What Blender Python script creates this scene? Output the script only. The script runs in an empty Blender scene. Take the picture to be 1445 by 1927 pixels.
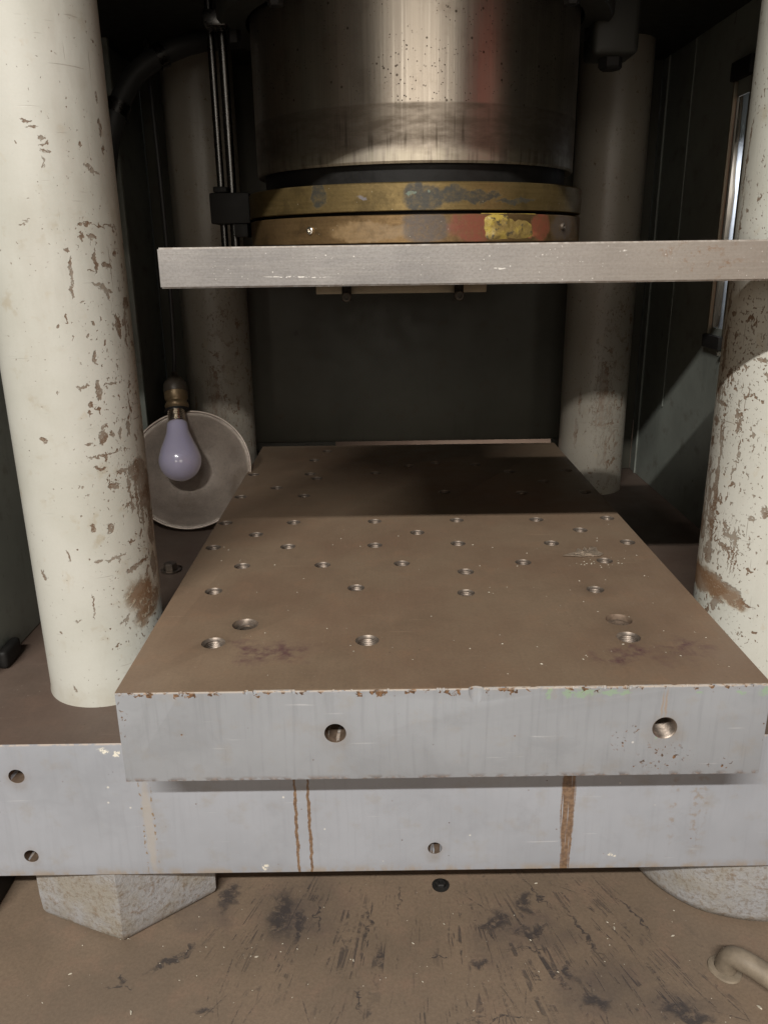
import bpy, bmesh, math, random
from mathutils import Vector, Matrix
random.seed(7)
R = math.radians
sc = bpy.context.scene
col = sc.collection

# ------------------------------------------------------------------ camera
cd = bpy.data.cameras.new("camera")
cam = bpy.data.objects.new("camera", cd); col.objects.link(cam)
cd.sensor_fit = 'VERTICAL'; cd.sensor_height = 24.0; cd.lens = 24.0*1506.6/1927.0
cd.clip_start = 0.02; cd.clip_end = 60
PITCH, ROLL, YAW = 0.3148, -0.0139, -0.0003
fwd = Vector((math.sin(YAW)*math.cos(PITCH), math.cos(YAW)*math.cos(PITCH), -math.sin(PITCH)))
rt = Vector((math.cos(YAW), -math.sin(YAW), 0)); up = rt.cross(fwd)
r2 = rt*math.cos(ROLL)+up*math.sin(ROLL); u2 = -rt*math.sin(ROLL)+up*math.cos(ROLL)
m = Matrix((r2, u2, -fwd)).transposed().to_4x4(); m.translation = Vector((0, 0, .68))
cam.matrix_world = m
sc.camera = cam

# ------------------------------------------------------------------ world and lamps
w = bpy.data.worlds.new("World"); sc.world = w; w.use_nodes = True
w.node_tree.nodes["Background"].inputs[0].default_value = (.95, 1.0, .93, 1)
w.node_tree.nodes["Background"].inputs[1].default_value = .005
sc.view_settings.view_transform = 'Standard'; sc.view_settings.look = 'None'
sc.view_settings.exposure = 0.0; sc.view_settings.gamma = 1.0
sc.cycles.max_bounces = 8; sc.cycles.diffuse_bounces = 4; sc.cycles.glossy_bounces = 4
sc.cycles.use_denoising = True

def area(name, loc, target, sx, sy, power, colr):
    l = bpy.data.lights.new(name, 'AREA'); l.shape = 'RECTANGLE'; l.size = sx; l.size_y = sy
    l.energy = power; l.color = colr
    o = bpy.data.objects.new(name, l); col.objects.link(o)
    o.location = loc
    o.rotation_euler = (Vector(target)-Vector(loc)).to_track_quat('-Z', 'Y').to_euler()
    return o
# the workshop's long fluorescent tube above and in front of the press
area("ceiling_tube_lamp", (-1.05, -3.0, 3.66), (-1.05, .9, .5), 2.8, .075, 330, (1.0, .965, .91))
# far bright end of the workshop, seen mirrored in the ram
area("workshop_end_lamp", (.15, -4.0, 1.45), (.05, .9, .9), 3.6, 1.0, 46, (1.0, .92, .81))
# unseen lamp added behind the press to light the slot under the back panel
area("added_rear_lamp", (.27, 1.84, .55), (.27, 1.86, .25), .26, .05, 1.6, (1.0, .9, .8))

# ------------------------------------------------------------------ node helpers
class Mat:
    def __init__(s, name):
        s.m = bpy.data.materials.new(name); s.m.use_nodes = True
        s.nt = s.m.node_tree; s.b = s.nt.nodes["Principled BSDF"]
        s.uv = s.new('ShaderNodeUVMap').outputs[0]
        tcn = s.new('ShaderNodeTexCoord'); s.obj = tcn.outputs['Object']
        geo = s.new('ShaderNodeNewGeometry'); s.pos = geo.outputs['Position']
    def new(s, t): return s.nt.nodes.new(t)
    def link(s, a, b): s.nt.links.new(a, b)
    def put(s, sock, v):
        if isinstance(v, bpy.types.NodeSocket): s.link(v, sock)
        elif v is not None:
            if isinstance(v, (tuple, list)) and len(v) == 3 and sock.type == 'RGBA': v = (*v, 1)
            sock.default_value = v
    def math(s, op, a, b=None, c=None, clamp=False):
        n = s.new('ShaderNodeMath'); n.operation = op; n.use_clamp = clamp
        s.put(n.inputs[0], a)
        if b is not None: s.put(n.inputs[1], b)
        if c is not None: s.put(n.inputs[2], c)
        return n.outputs[0]
    def vmath(s, op, a, b=None):
        n = s.new('ShaderNodeVectorMath'); n.operation = op; s.put(n.inputs[0], a)
        if b is not None: s.put(n.inputs[1], b)
        return n.outputs['Value'] if op in ('LENGTH', 'DOT_PRODUCT') else n.outputs[0]
    def map(s, v, loc=(0, 0, 0), rot=(0, 0, 0), scale=(1, 1, 1), kind='POINT'):
        n = s.new('ShaderNodeMapping'); n.vector_type = kind; s.link(v, n.inputs[0])
        n.inputs[1].default_value = loc; n.inputs[2].default_value = rot; n.inputs[3].default_value = scale
        return n.outputs[0]
    def sep(s, v):
        n = s.new('ShaderNodeSeparateXYZ'); s.link(v, n.inputs[0]); return n.outputs
    def noise(s, v, scale, detail=3, rough=.55, dist=0, color=False, lac=2.0):
        n = s.new('ShaderNodeTexNoise'); s.link(v, n.inputs['Vector'])
        n.inputs['Scale'].default_value = scale; n.inputs['Detail'].default_value = detail
        n.inputs['Roughness'].default_value = rough; n.inputs['Distortion'].default_value = dist
        n.inputs['Lacunarity'].default_value = lac
        return n.outputs['Color' if color else 'Fac']
    def vor(s, v, scale, out='Distance', rand=1, feature='F1'):
        n = s.new('ShaderNodeTexVoronoi'); n.feature = feature; s.link(v, n.inputs['Vector'])
        n.inputs['Scale'].default_value = scale; n.inputs['Randomness'].default_value = rand
        return n.outputs[out]
    def step(s, x, lo, hi):          # smoothstep lo..hi -> 0..1 (lo > hi inverts)
        n = s.new('ShaderNodeMapRange'); n.interpolation_type = 'SMOOTHSTEP'; n.clamp = True
        s.put(n.inputs[0], x)
        if lo <= hi: a, b, c, d = lo, hi, 0, 1
        else: a, b, c, d = hi, lo, 1, 0
        n.inputs[1].default_value = a; n.inputs[2].default_value = b
        n.inputs[3].default_value = c; n.inputs[4].default_value = d
        return n.outputs[0]
    def lin(s, x, a, b, c, d):
        n = s.new('ShaderNodeMapRange'); n.clamp = True; s.put(n.inputs[0], x)
        for i, q in enumerate((a, b, c, d)): n.inputs[i+1].default_value = q
        return n.outputs[0]
    def mix(s, f, a, b, mode='MIX'):
        n = s.new('ShaderNodeMix'); n.data_type = 'RGBA'; n.blend_type = mode
        s.put(n.inputs[0], f); s.put(n.inputs[6], a); s.put(n.inputs[7], b); return n.outputs[2]
    def mul(s, *a):
        r = a[0]
        for x in a[1:]: r = s.math('MULTIPLY', r, x)
        return r
    def mx(s, *a):
        r = a[0]
        for x in a[1:]: r = s.math('MAXIMUM', r, x)
        return r
    def warp(s, v, amps):            # jitter a coordinate; amps = [(scale, amount)]
        for sc_, am in amps:
            c = s.vmath('SUBTRACT', s.noise(v, sc_, 2, .5, color=True), (.5, .5, .5))
            c = s.vmath('MULTIPLY', c, (am, am, 0)); v = s.vmath('ADD', v, c)
        return v
    def marks(s, v, lst, lo=.75, hi=1.05):   # union of ellipses (cx, cy, hw, hh, rot) -> mask
        d = None
        for q in lst:
            cx, cy, hw, hh = q[:4]; rot = q[4] if len(q) > 4 else 0
            vi = v
            if d is not None:        # evaluate the marks one after the other
                n = s.new('ShaderNodeVectorMath'); n.operation = 'MULTIPLY_ADD'
                s.link(d, n.inputs[0]); n.inputs[1].default_value = (1e-9, 1e-9, 1e-9); s.link(v, n.inputs[2]); vi = n.outputs[0]
            e = s.vmath('LENGTH', s.map(vi, (cx, cy, 0), (0, 0, rot), (hw, hh, 1), 'TEXTURE'))
            d = e if d is None else s.math('MINIMUM', d, e)
        return s.step(d, hi, lo)
    def bump(s, h, strength=.4, dist=.001, normal=None):
        n = s.new('ShaderNodeBump'); n.inputs['Strength'].default_value = strength
        n.inputs['Distance'].default_value = dist; s.link(h, n.inputs['Height'])
        if normal: s.link(normal, n.inputs['Normal'])
        return n.outputs[0]
    def fin(s, base, rough=.5, metal=0.0, normal=None, spec=None):
        s.put(s.b.inputs['Base Color'], base); s.put(s.b.inputs['Roughness'], rough)
        s.put(s.b.inputs['Metallic'], metal)
        if normal: s.link(normal, s.b.inputs['Normal'])
        if spec is not None: s.put(s.b.inputs['Specular IOR Level'], spec)
        return s.m

def simple(name, c, rough=.5, metal=0., var=.25, scale=60, bump=.15, spec=None):
    M = Mat(name)
    n = M.noise(M.obj, scale, 5, .6)
    n2 = M.noise(M.obj, scale*.15, 3)
    k = M.lin(M.math('ADD', M.math('MULTIPLY', n, .6), M.math('MULTIPLY', n2, .4)), .3, .7, 1-var, 1+var)
    base = M.mix(1.0, c, k, 'MULTIPLY')
    return M.fin(base, M.lin(n, .2, .8, max(.05, rough-.1), rough+.1), metal, M.bump(n, bump, .0006), spec)

LFM = [(0.0448, 0.5917, 0.0024, 0.007), (0.0447, 0.5636, 0.0035, 0.0095), (0.0306, 0.5684, 0.0059, 0.0019), (0.057, 0.5678, 0.0079, 0.0012), (0.0355, 0.552, 0.0023, 0.0038), (0.0339, 0.543, 0.0018, 0.0034), (0.0248, 0.6282, 0.0009, 0.0045), (0.0279, 0.6116, 0.0009, 0.0032), (0.0179, 0.6217, 0.0015, 0.002), (0.0467, 0.6215, 0.002, 0.0018), (0.0401, 0.6405, 0.0023, 0.0011), (0.0416, 0.6121, 0.0012, 0.0027), (0.064, 0.6476, 0.0024, 0.0091, 0.44), (0.0326, 0.652, 0.0018, 0.0031), (0.0735, 0.6236, 0.003, 0.007), (0.0761, 0.6125, 0.002, 0.0047), (0.0937, 0.637, 0.0077, 0.0059), (0.0428, 0.5205, 0.0049, 0.0074), (0.0529, 0.5213, 0.0025, 0.0039), (0.062, 0.5221, 0.0022, 0.0049), (0.0723, 0.5257, 0.0038, 0.0054), (0.0465, 0.5294, 0.0036, 0.002), (0.0432, 0.5038, 0.0175, 0.001, 0.1), (0.0372, 0.4915, 0.0067, 0.002), (-0.0097, 0.5208, 0.0029, 0.004), (0.0305, 0.5152, 0.0041, 0.001), (0.0482, 0.4724, 0.0069, 0.0036), (0.0611, 0.4851, 0.0112, 0.0018), (0.0229, 0.4679, 0.0023, 0.0015), (0.016, 0.4759, 0.0012, 0.0025), (0.0197, 0.4755, 0.0009, 0.0023), (0.0822, 0.4788, 0.017, 0.0153), (0.0649, 0.4614, 0.0017, 0.0232), (0.0733, 0.4569, 0.002, 0.0284), (0.0795, 0.4513, 0.0028, 0.031), (0.0951, 0.4565, 0.0145, 0.0249), (0.0237, 0.4353, 0.0023, 0.0047), (0.0395, 0.4313, 0.0045, 0.0052), (0.0421, 0.4012, 0.0114, 0.0019, 0.14), (0.025, 0.4011, 0.0048, 0.0016, 0.17), (0.0659, 0.3865, 0.0175, 0.0027, 0.26), (-0.0019, 0.4084, 0.0013, 0.0049), (-0.0344, 0.3864, 0.0026, 0.0058, 0.44), (0.0141, 0.3544, 0.001, 0.0145), (-0.0022, 0.3406, 0.0037, 0.0009), (0.0639, 0.3585, 0.0116, 0.0082), (0.0441, 0.3355, 0.0081, 0.002, 0.61), (0.061, 0.3374, 0.0082, 0.0039, 0.52), (-0.0159, 0.2643, 0.0016, 0.0037, 0.35), (-0.0225, 0.3251, 0.002, 0.0018), (0.0314, 0.3089, 0.0015, 0.0023), (0.014, 0.7837, 0.005, 0.001), (0.0173, 0.7787, 0.0044, 0.0008), (0.0223, 0.7713, 0.0032, 0.001), (0.0249, 0.7671, 0.0041, 0.0008), (0.0263, 0.7619, 0.0049, 0.001), (0.0646, 0.7494, 0.01, 0.0017, -0.35), (0.0801, 0.7831, 0.0029, 0.0081), (0.0799, 0.8077, 0.0016, 0.0042), (0.0814, 0.7664, 0.0017, 0.0039), (0.0552, 0.7685, 0.0015, 0.0025), (0.0502, 0.7055, 0.0086, 0.0022), (0.0728, 0.7041, 0.0177, 0.0009), (0.0547, 0.6947, 0.0057, 0.0022), (0.0455, 0.6955, 0.0012, 0.0054), (0.0315, 0.6844, 0.0039, 0.0017), (0.0334, 0.6652, 0.002, 0.0153), (0.0561, 0.6749, 0.0021, 0.0111), (0.0524, 0.667, 0.0051, 0.0009), (0.0671, 0.6711, 0.0064, 0.0022), (0.0611, 0.6523, 0.013, 0.0023, -0.44), (0.0802, 0.6823, 0.003, 0.0032), (0.0031, 0.7084, 0.0035, 0.0006), (0.0005, 0.7055, 0.0026, 0.0006), (0.0219, 0.7534, 0.001, 0.005), (0.0939, 0.4117, 0.0085, 0.0153), (0.0914, 0.3778, 0.0075, 0.0157)]
RFM = [(-0.0885, 0.56, 0.0018, 0.0099), (-0.1059, 0.5433, 0.0057, 0.0123), (-0.0971, 0.5348, 0.0131, 0.003), (-0.0875, 0.5251, 0.0026, 0.0015), (-0.106, 0.5161, 0.0068, 0.0035), (-0.0874, 0.5162, 0.0022, 0.0018), (-0.0864, 0.5021, 0.0017, 0.0115), (-0.0866, 0.4854, 0.0022, 0.0154), (-0.0873, 0.4662, 0.0027, 0.0182), (-0.0873, 0.443, 0.004, 0.0184), (-0.0874, 0.4295, 0.0036, 0.0053), (-0.1117, 0.4409, 0.0054, 0.0071), (-0.1112, 0.4202, 0.0053, 0.0107), (-0.1139, 0.4035, 0.0088, 0.013), (-0.0868, 0.4075, 0.0036, 0.0214), (-0.0884, 0.3815, 0.0076, 0.0136), (-0.0642, 0.4936, 0.0011, 0.0127), (-0.0662, 0.4832, 0.0029, 0.0013), (-0.0687, 0.4709, 0.0012, 0.0078), (-0.0622, 0.4075, 0.0085, 0.0027), (-0.0566, 0.3861, 0.0011, 0.0218), (-0.0534, 0.387, 0.001, 0.019), (-0.0608, 0.3882, 0.0011, 0.0191), (-0.0437, 0.4292, 0.0048, 0.0032), (-0.0325, 0.4382, 0.0027, 0.0079), (-0.0424, 0.4021, 0.0019, 0.0038), (-0.0503, 0.4977, 0.0007, 0.004), (-0.0767, 0.5516, 0.0027, 0.0022), (-0.0624, 0.5536, 0.0016, 0.001), (-0.0693, 0.5411, 0.0024, 0.001), (-0.0566, 0.4544, 0.0013, 0.0013), (-0.0523, 0.5806, 0.0053, 0.0024), (-0.1003, 0.3488, 0.0294, 0.0144), (-0.0754, 0.3518, 0.0177, 0.0122, -0.35), (-0.0559, 0.3502, 0.0136, 0.0095, -0.44), (-0.0445, 0.3444, 0.0149, 0.0022, -0.52), (-0.0665, 0.3387, 0.0093, 0.0028, -0.44), (-0.1029, 0.7546, 0.0021, 0.0366, -0.1), (-0.1015, 0.7003, 0.002, 0.028, -0.1), (-0.1052, 0.6288, 0.0035, 0.0144, -0.14), (-0.1033, 0.5941, 0.0039, 0.017, -0.14), (-0.0925, 0.6199, 0.0049, 0.0024), (-0.0769, 0.6209, 0.0059, 0.0007), (-0.0714, 0.6141, 0.0036, 0.0014), (-0.1084, 0.4933, 0.005, 0.0059), (-0.1071, 0.4715, 0.0043, 0.0074), (-0.0649, 0.5235, 0.0014, 0.001), (-0.0513, 0.5205, 0.001, 0.001), (-0.0393, 0.4709, 0.0011, 0.0015), (-0.055, 0.4786, 0.001, 0.002), (-0.0253, 0.387, 0.0009, 0.0027), (-0.0269, 0.3416, 0.0014, 0.0022), (-0.0648, 0.4389, 0.0015, 0.0016)]
FLM = [(-0.2653, 0.6026, 0.0157, 0.0018, -0.35), (-0.2227, 0.6296, 0.0324, 0.0045, 0.58), (-0.2122, 0.6424, 0.0164, 0.0033, 0.58), (-0.2629, 0.6116, 0.0079, 0.0025, 1.22), (-0.1745, 0.578, 0.0127, 0.0057), (0.1078, 0.671, 0.014, 0.0127), (0.1486, 0.6633, 0.025, 0.0055, 0.09), (0.091, 0.6246, 0.0147, 0.0076), (0.1172, 0.678, 0.0085, 0.0143), (0.1438, 0.6365, 0.0297, 0.0013, -0.05), (0.1786, 0.6107, 0.0052, 0.0153), (0.0514, 0.6316, 0.007, 0.0019), (0.1637, 0.7144, 0.0015, 0.0349, 0.52), (0.01, 0.7094, 0.0015, 0.0269, -0.09), (-0.1169, 0.6892, 0.0173, 0.0441), (-0.1786, 0.7128, 0.0118, 0.0232), (-0.0246, 0.6733, 0.0023, 0.0319), (-0.0283, 0.5843, 0.002, 0.0201), (0.2605, 0.6827, 0.0023, 0.0434, 0.44), (0.2026, 0.6556, 0.0028, 0.0375, 0.35), (0.2672, 0.5713, 0.0199, 0.0111), (0.2791, 0.5629, 0.0246, 0.0082), (-0.0766, 0.6885, 0.0017, 0.0293), (-0.0982, 0.6745, 0.0057, 0.032), (0.1493, 0.6994, 0.0116, 0.0188), (0.1056, 0.5611, 0.037, 0.0014), (0.1946, 0.5809, 0.0151, 0.0114)]

CREAM = (.535, .532, .482)
def column_paint(name, marks, worn, seed, dull=0.0, rustband=None, heavy=(), more=0.015):
    """cream machine paint, chipped to grey primer and rust; uv = (arc length, height) in metres"""
    M = Mat(name)
    uv = M.map(M.uv, (seed*3.1, seed*1.7, 0)); p0 = M.uv
    u, v, _ = M.sep(p0)
    big = M.noise(uv, 9, 4, .6); mid = M.noise(uv, 45, 4, .6); fine = M.noise(uv, 420, 3, .6)
    base = M.mix(M.step(big, .35, .7), CREAM, tuple(a*b for a, b in zip(CREAM, (.90, .90, .88))))
    stain = M.mul(M.step(mid, .56, .72), M.step(big, .42, .62))
    base = M.mix(M.math('MULTIPLY', stain, .50), base, (.36, .30, .20))
    smear = M.mul(M.step(M.noise(M.map(uv, scale=(1, .25, 1)), 16, 5, .7), .50, .70), M.lin(u, -.03, .07, .25, 1) if worn[1] > 0 else M.lin(u, .0, -.09, .25, 1) if False else .6)
    base = M.mix(M.math('MULTIPLY', smear, .38), base, (.33, .30, .25))
    base = M.mix(M.lin(fine, .3, .7, .0, .12), base, (.42, .39, .33))
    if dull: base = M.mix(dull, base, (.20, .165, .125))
    # random chips: dense where worn, sparse elsewhere
    wv = M.warp(uv, [(60, .010), (260, .0035)])
    cell = M.map(wv, scale=(1, .62, 1))
    ch = M.noise(cell, 95, 3, .62); ch2 = M.noise(M.map(wv, scale=(1, .28, 1)), 210, 2, .6)
    lo, hi = worn
    dens = M.step(u, lo, hi) if lo < hi else M.step(u, lo, hi)
    zmask = M.step(v, .80, .55)
    dens = M.math('MULTIPLY', dens, M.lin(zmask, 0, 1, .35, 1))
    thr = M.lin(dens, 0, 1, .735-more, .605-more*.6)
    c1 = M.step(M.math('SUBTRACT', ch, thr), 0, .018)
    thr2 = M.lin(dens, 0, 1, .78-more, .655-more*.6)
    c2 = M.step(M.math('SUBTRACT', ch2, thr2), 0, .03)
    fch = M.noise(M.map(M.warp(uv, [(300, .003)]), scale=(1, .75, 1)), 330, 2, .6)
    c3 = M.mul(M.step(M.math('SUBTRACT', fch, M.lin(dens, 0, 1, .71-more, .625-more*.5)), 0, .03), M.step(M.noise(uv, 21, 3), .40, .55))
    spots = M.step(M.vor(uv, 62), .075, .045)
    spots = M.mul(spots, M.step(M.noise(uv, 31, 2), .5, .6))
    scr = M.noise(M.map(uv, rot=(0, 0, .12), scale=(1, .03, 1)), 330, 2)
    scr = M.mul(M.step(scr, .69, .72), M.lin(dens, 0, 1, .0, 1))
    scr2 = M.mul(M.step(M.noise(M.map(uv, rot=(0, 0, -.1), scale=(.04, 1, 1)), 420, 2), .71, .74), M.lin(dens, 0, 1, .15, .9))
    chip = M.mx(c1, c2, c3, spots, scr, scr2)
    if heavy:
        hv = M.marks(M.warp(p0, [(30, .02)]), heavy, .1, 1.15)
        hn = M.noise(M.map(M.warp(uv, [(80, .006), (350, .003)]), scale=(1, .13, 1)), 170, 4, .65)
        hn2 = M.noise(M.map(wv, scale=(1, .7, 1)), 130, 4, .7)
        chip = M.mx(chip, M.step(M.math('SUBTRACT', hn, M.lin(hv, 0, 1, .86, .50)), 0, .03), M.step(M.math('SUBTRACT', hn2, M.lin(hv, 0, 1, .86, .535)), 0, .025))
    if marks:
        mv = M.warp(p0, [(120, .008), (380, .0050), (1000, .0016)])
        chip = M.mx(chip, M.mul(M.marks(mv, marks, .80, 1.0), M.lin(M.noise(uv, 380, 2), .25, .42, .15, 1)))
    cc = M.mix(M.step(M.noise(uv, 38, 3), .42, .60), (.255, .222, .182), (.15, .095, .06))
    cc = M.mix(M.step(fine, .45, .7), cc, (.26, .215, .165))
    if rustband:
        rb = M.marks(M.warp(p0, [(70, .014), (300, .006)]), rustband, .55, 1.1)
        rn = M.noise(uv, 150, 4, .7)
        chip = M.mx(chip, M.mul(rb, M.step(rn, .40, .50)))
        base = M.mix(M.math('MULTIPLY', rb, .62), base, (.27, .19, .095))
        cc = M.mix(M.math('MULTIPLY', rb, .6), cc, (.19, .105, .05))
    halo = M.step(M.noise(cell, 60, 3, .62), .62, .74)
    base = M.mix(M.math('MULTIPLY', halo, .22), base, (.40, .30, .17))
    foot = M.mul(M.step(v, .275, .246), M.lin(mid, .35, .65, .15, 1))
    base = M.mix(M.math('MULTIPLY', foot, .40), base, (.33, .28, .20))
    out = M.mix(chip, base, cc)
    h = M.math('SUBTRACT', M.math('MULTIPLY', M.noise(uv, 30, 5, .6), .35), chip)
    return M.fin(out, M.lin(chip, 0, 1, .36, .62), 0, M.bump(h, .6, .0009), .45)

LFband = [(.066, .355, .022, .020, .35), (.075, .338, .028, .014, .5)]
RFband = [(-.100, .350, .032, .016, 0), (-.074, .349, .022, .014, -.4), (-.052, .342, .020, .008, -.5)]
M_LF = column_paint("chipped_cream_paint_left", LFM, (.005, .075), 1, 0, LFband, [(.096, .44, .022, .10), (.084, .46, .014, .05), (.090, .385, .018, .03), (.085, .62, .012, .05)], .015)
M_RF = column_paint("chipped_cream_paint_right", RFM, (-.01, -.075), 2, 0, RFband, [(-.100, .43, .024, .12), (-.088, .49, .009, .09), (-.087, .45, .006, .10), (-.058, .40, .018, .035), (-.104, .58, .010, .06)], .045)
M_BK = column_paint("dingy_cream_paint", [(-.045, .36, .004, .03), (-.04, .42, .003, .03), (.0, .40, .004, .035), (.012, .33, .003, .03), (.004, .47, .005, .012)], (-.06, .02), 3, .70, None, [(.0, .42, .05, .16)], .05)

def grey_paint(name, c, drips=False, chips=True):
    """grey machine enamel on vertical faces, uv = metres"""
    M = Mat(name); uv = M.uv; x, z, _ = M.sep(uv)
    big = M.noise(uv, 7, 4, .6); mid = M.noise(uv, 38, 4, .62)
    brush = M.noise(M.map(uv, scale=(1, .05, 1)), 210, 3, .6)
    base = M.mix(M.step(big, .35, .68), c, tuple(a*.88 for a in c))
    base = M.mix(M.math('MULTIPLY', M.step(mid, .52, .74), .36), base, (.29, .26, .22))
    smg = M.noise(M.warp(M.map(uv, (3, 1, 0)), [(14, .06)]), 13, 5, .7)
    base = M.mix(M.math('MULTIPLY', M.step(smg, .50, .68), .26), base, tuple(a*.66 for a in c))
    scx = M.mul(M.step(M.noise(M.map(uv, (1, 2, 0), (0, 0, .35), (.05, 1, 1)), 260, 2), .68, .73), M.step(M.noise(uv, 12, 2), .48, .6))
    base = M.mix(M.math('MULTIPLY', scx, .4), base, (.6, .6, .6))
    base = M.mix(M.math('MULTIPLY', M.step(brush, .50, .70), .16 if drips else .30), base, tuple(a*.68 for a in c))
    halo = M.marks(M.warp(uv, [(70, .012)]), [(-.353, .206, .014, .016), (-.3527, .114, .013, .015), (.0453, .116, .013, .015), (-.0441, .288, .016, .018), (.2352, .286, .020, .022)], .3, 1.15)
    base = M.mix(M.mul(halo, M.lin(mid, .35, .65, .1, .5)), base, (.22, .18, .14))
    wv = M.warp(uv, [(90, .008), (380, .003)])
    n = M.noise(wv, 150, 3, .6); n2 = M.noise(wv, 70, 3, .6)
    sp = M.mul(M.step(M.vor(uv, 85), .085, .05), M.step(M.noise(uv, 22, 2), .52, .60))
    dark = M.mx(M.step(n, .755, .775), sp)
    pale = M.mul(M.step(M.vor(M.map(uv, (.3, .7, 0)), 60), .085, .05), M.step(M.noise(uv, 17, 2), .54, .60))
    rustc = M.mix(M.step(M.noise(uv, 260, 3), .4, .65), (.085, .050, .030), (.24, .13, .065))
    grime = None
    if not drips:        # the bolster face
        top = M.step(z, .3175, .3345)
        edge = M.mul(top, 1)
        chipn = M.noise(M.map(wv, scale=(1, .8, 1)), 120, 3, .6)
        thr = M.lin(edge, 0, 1, .80, .505)
        e1 = M.step(M.math('SUBTRACT', chipn, thr), 0, .03)
        loc = M.marks(M.warp(uv, [(60, .03), (220, .01)]), [(.238, .262, .03, .018), (.285, .2515, .025, .006, .2), (.200, .282, .012, .012), (-.224, .312, .005, .03), (-.228, .305, .006, .003)], .4, 1.0)
        e2 = M.mul(loc, M.step(M.noise(wv, 230, 3, .65), .59, .63))
        bot = M.mul(M.step(z, .2505, .2455), M.step(M.noise(wv, 90, 4), .45, .6))
        gr = M.mul(M.marks(M.warp(uv, [(140, .012), (500, .004)]), [(.152, .328, .006, .004), (.166, .3265, .012, .0035), (.186, .3275, .011, .003), (.199, .3278, .005, .003), (.317, .326, .007, .006), (.135, .3265, .003, .005), (.262, .3265, .003, .003), (.296, .325, .003, .003), (.229, .283, .002, .002)], .6, 1.0), M.step(M.noise(uv, 300, 2), .3, .42))
        base = M.mix(M.mul(pale, .8), base, (.62, .61, .58))
        base = M.mix(M.mul(M.marks(M.warp(uv, [(60, .008)]), [(.2345, .316, .0016, .016), (.231, .315, .0014, .015)], .3, 1.2), .5), base, (.34, .22, .12))
        base = M.mix(M.mul(gr, .6), base, (.27, .40, .24))
        dark = M.mx(dark, e1, e2, M.mul(bot, .6))
        worn = M.mul(M.step(z, .3305, .3325), M.step(M.noise(M.map(uv, scale=(1, 3, 1)), 160, 3), .38, .5))
        out = M.mix(dark, base, rustc)
        out = M.mix(M.math('MULTIPLY', worn, .75), out, (.50, .43, .36))
    else:                # the base slab
        dr = M.marks(M.warp(uv, [(35, .004), (140, .0030), (600, .0008)]), [(-.0895, .145, .0018, .075), (-.0895, .105, .0014, .03), (-.0766, .147, .0018, .075), (-.0766, .105, .0014, .03)], .8, 1.0)
        dr2 = M.marks(M.warp(uv, [(40, .003), (300, .0018)]), [(.1735, .17, .0075, .062), (.1745, .118, .0050, .05), (.1740, .10, .0052, .03)], .8, 1.05)
        drn = M.noise(M.map(uv, scale=(1, .04, 1)), 420, 2)
        dr2 = M.mul(dr2, M.step(drn, .30, .46))
        tan = M.marks(M.warp(uv, [(70, .006), (300, .002)]), [(-.2327, .15, .0048, .062)], .6, 1.2)
        tand = M.mul(M.marks(M.warp(uv, [(120, .004)]), [(-.2385, .15, .0012, .06), (-.2275, .15, .0010, .05)], .6, 1.2), M.step(M.noise(uv, 190, 2), .52, .60))
        tan2 = M.mul(M.marks(M.warp(uv, [(70, .012)]), [(.300, .16, .01, .06), (.275, .165, .004, .05)], .3, 1.2), M.step(M.noise(uv, 150, 3), .5, .65))
        low = M.mul(M.step(z, .1035, .0925), M.step(M.noise(M.map(uv, scale=(1, .6, 1)), 60, 4, .65), .42, .62))
        base = M.mix(M.mul(pale, .8), base, (.66, .64, .58))
        base = M.mix(M.mul(tan, .42), base, (.42, .36, .28))
        base = M.mix(M.math('MULTIPLY', low, .55), base, (.33, .24, .14))
        base = M.mix(M.mx(M.mul(dr, .92), M.mul(dr2, .9)), base, M.mix(M.step(M.noise(uv, 240, 3), .4, .6), (.135, .072, .032), (.22, .13, .065)))
        base = M.mix(M.mx(tand, M.mul(tan2, .5)), base, (.25, .18, .11))
        pl = M.marks(M.warp(uv, [(150, .01), (600, .005)]), [(-.123, .099, .004, .006), (.2195, .1085, .005, .002), (-.268, .236, .006, .003), (-.255, .233, .003, .003)], .6, 1.0)
        base = M.mix(M.mul(pl, M.step(M.noise(uv, 400, 2), .4, .5)), base, (.74, .70, .60))
        topw = M.mul(M.step(z, .2415, .2435), M.step(M.noise(uv, 120, 3), .4, .55))
        out = M.mix(M.mx(M.mul(dark, .7), M.mul(M.step(z, .0935, .0925), .7)), base, rustc)
        out = M.mix(M.math('MULTIPLY', topw, .7), out, (.55, .46, .38))
    h = M.math('ADD', M.math('MULTIPLY', brush, .35), M.math('SUBTRACT', M.math('MULTIPLY', mid, .8), dark))
    return M.fin(out, M.lin(mid, .3, .7, .30, .46), 0, M.bump(h, .28, .0008), .5)
M_BOLF = grey_paint("blue_grey_paint_bolster", (.318, .330, .350))
M_SLAB = grey_paint("blue_grey_paint_slab", (.352, .366, .398), drips=True)

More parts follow.
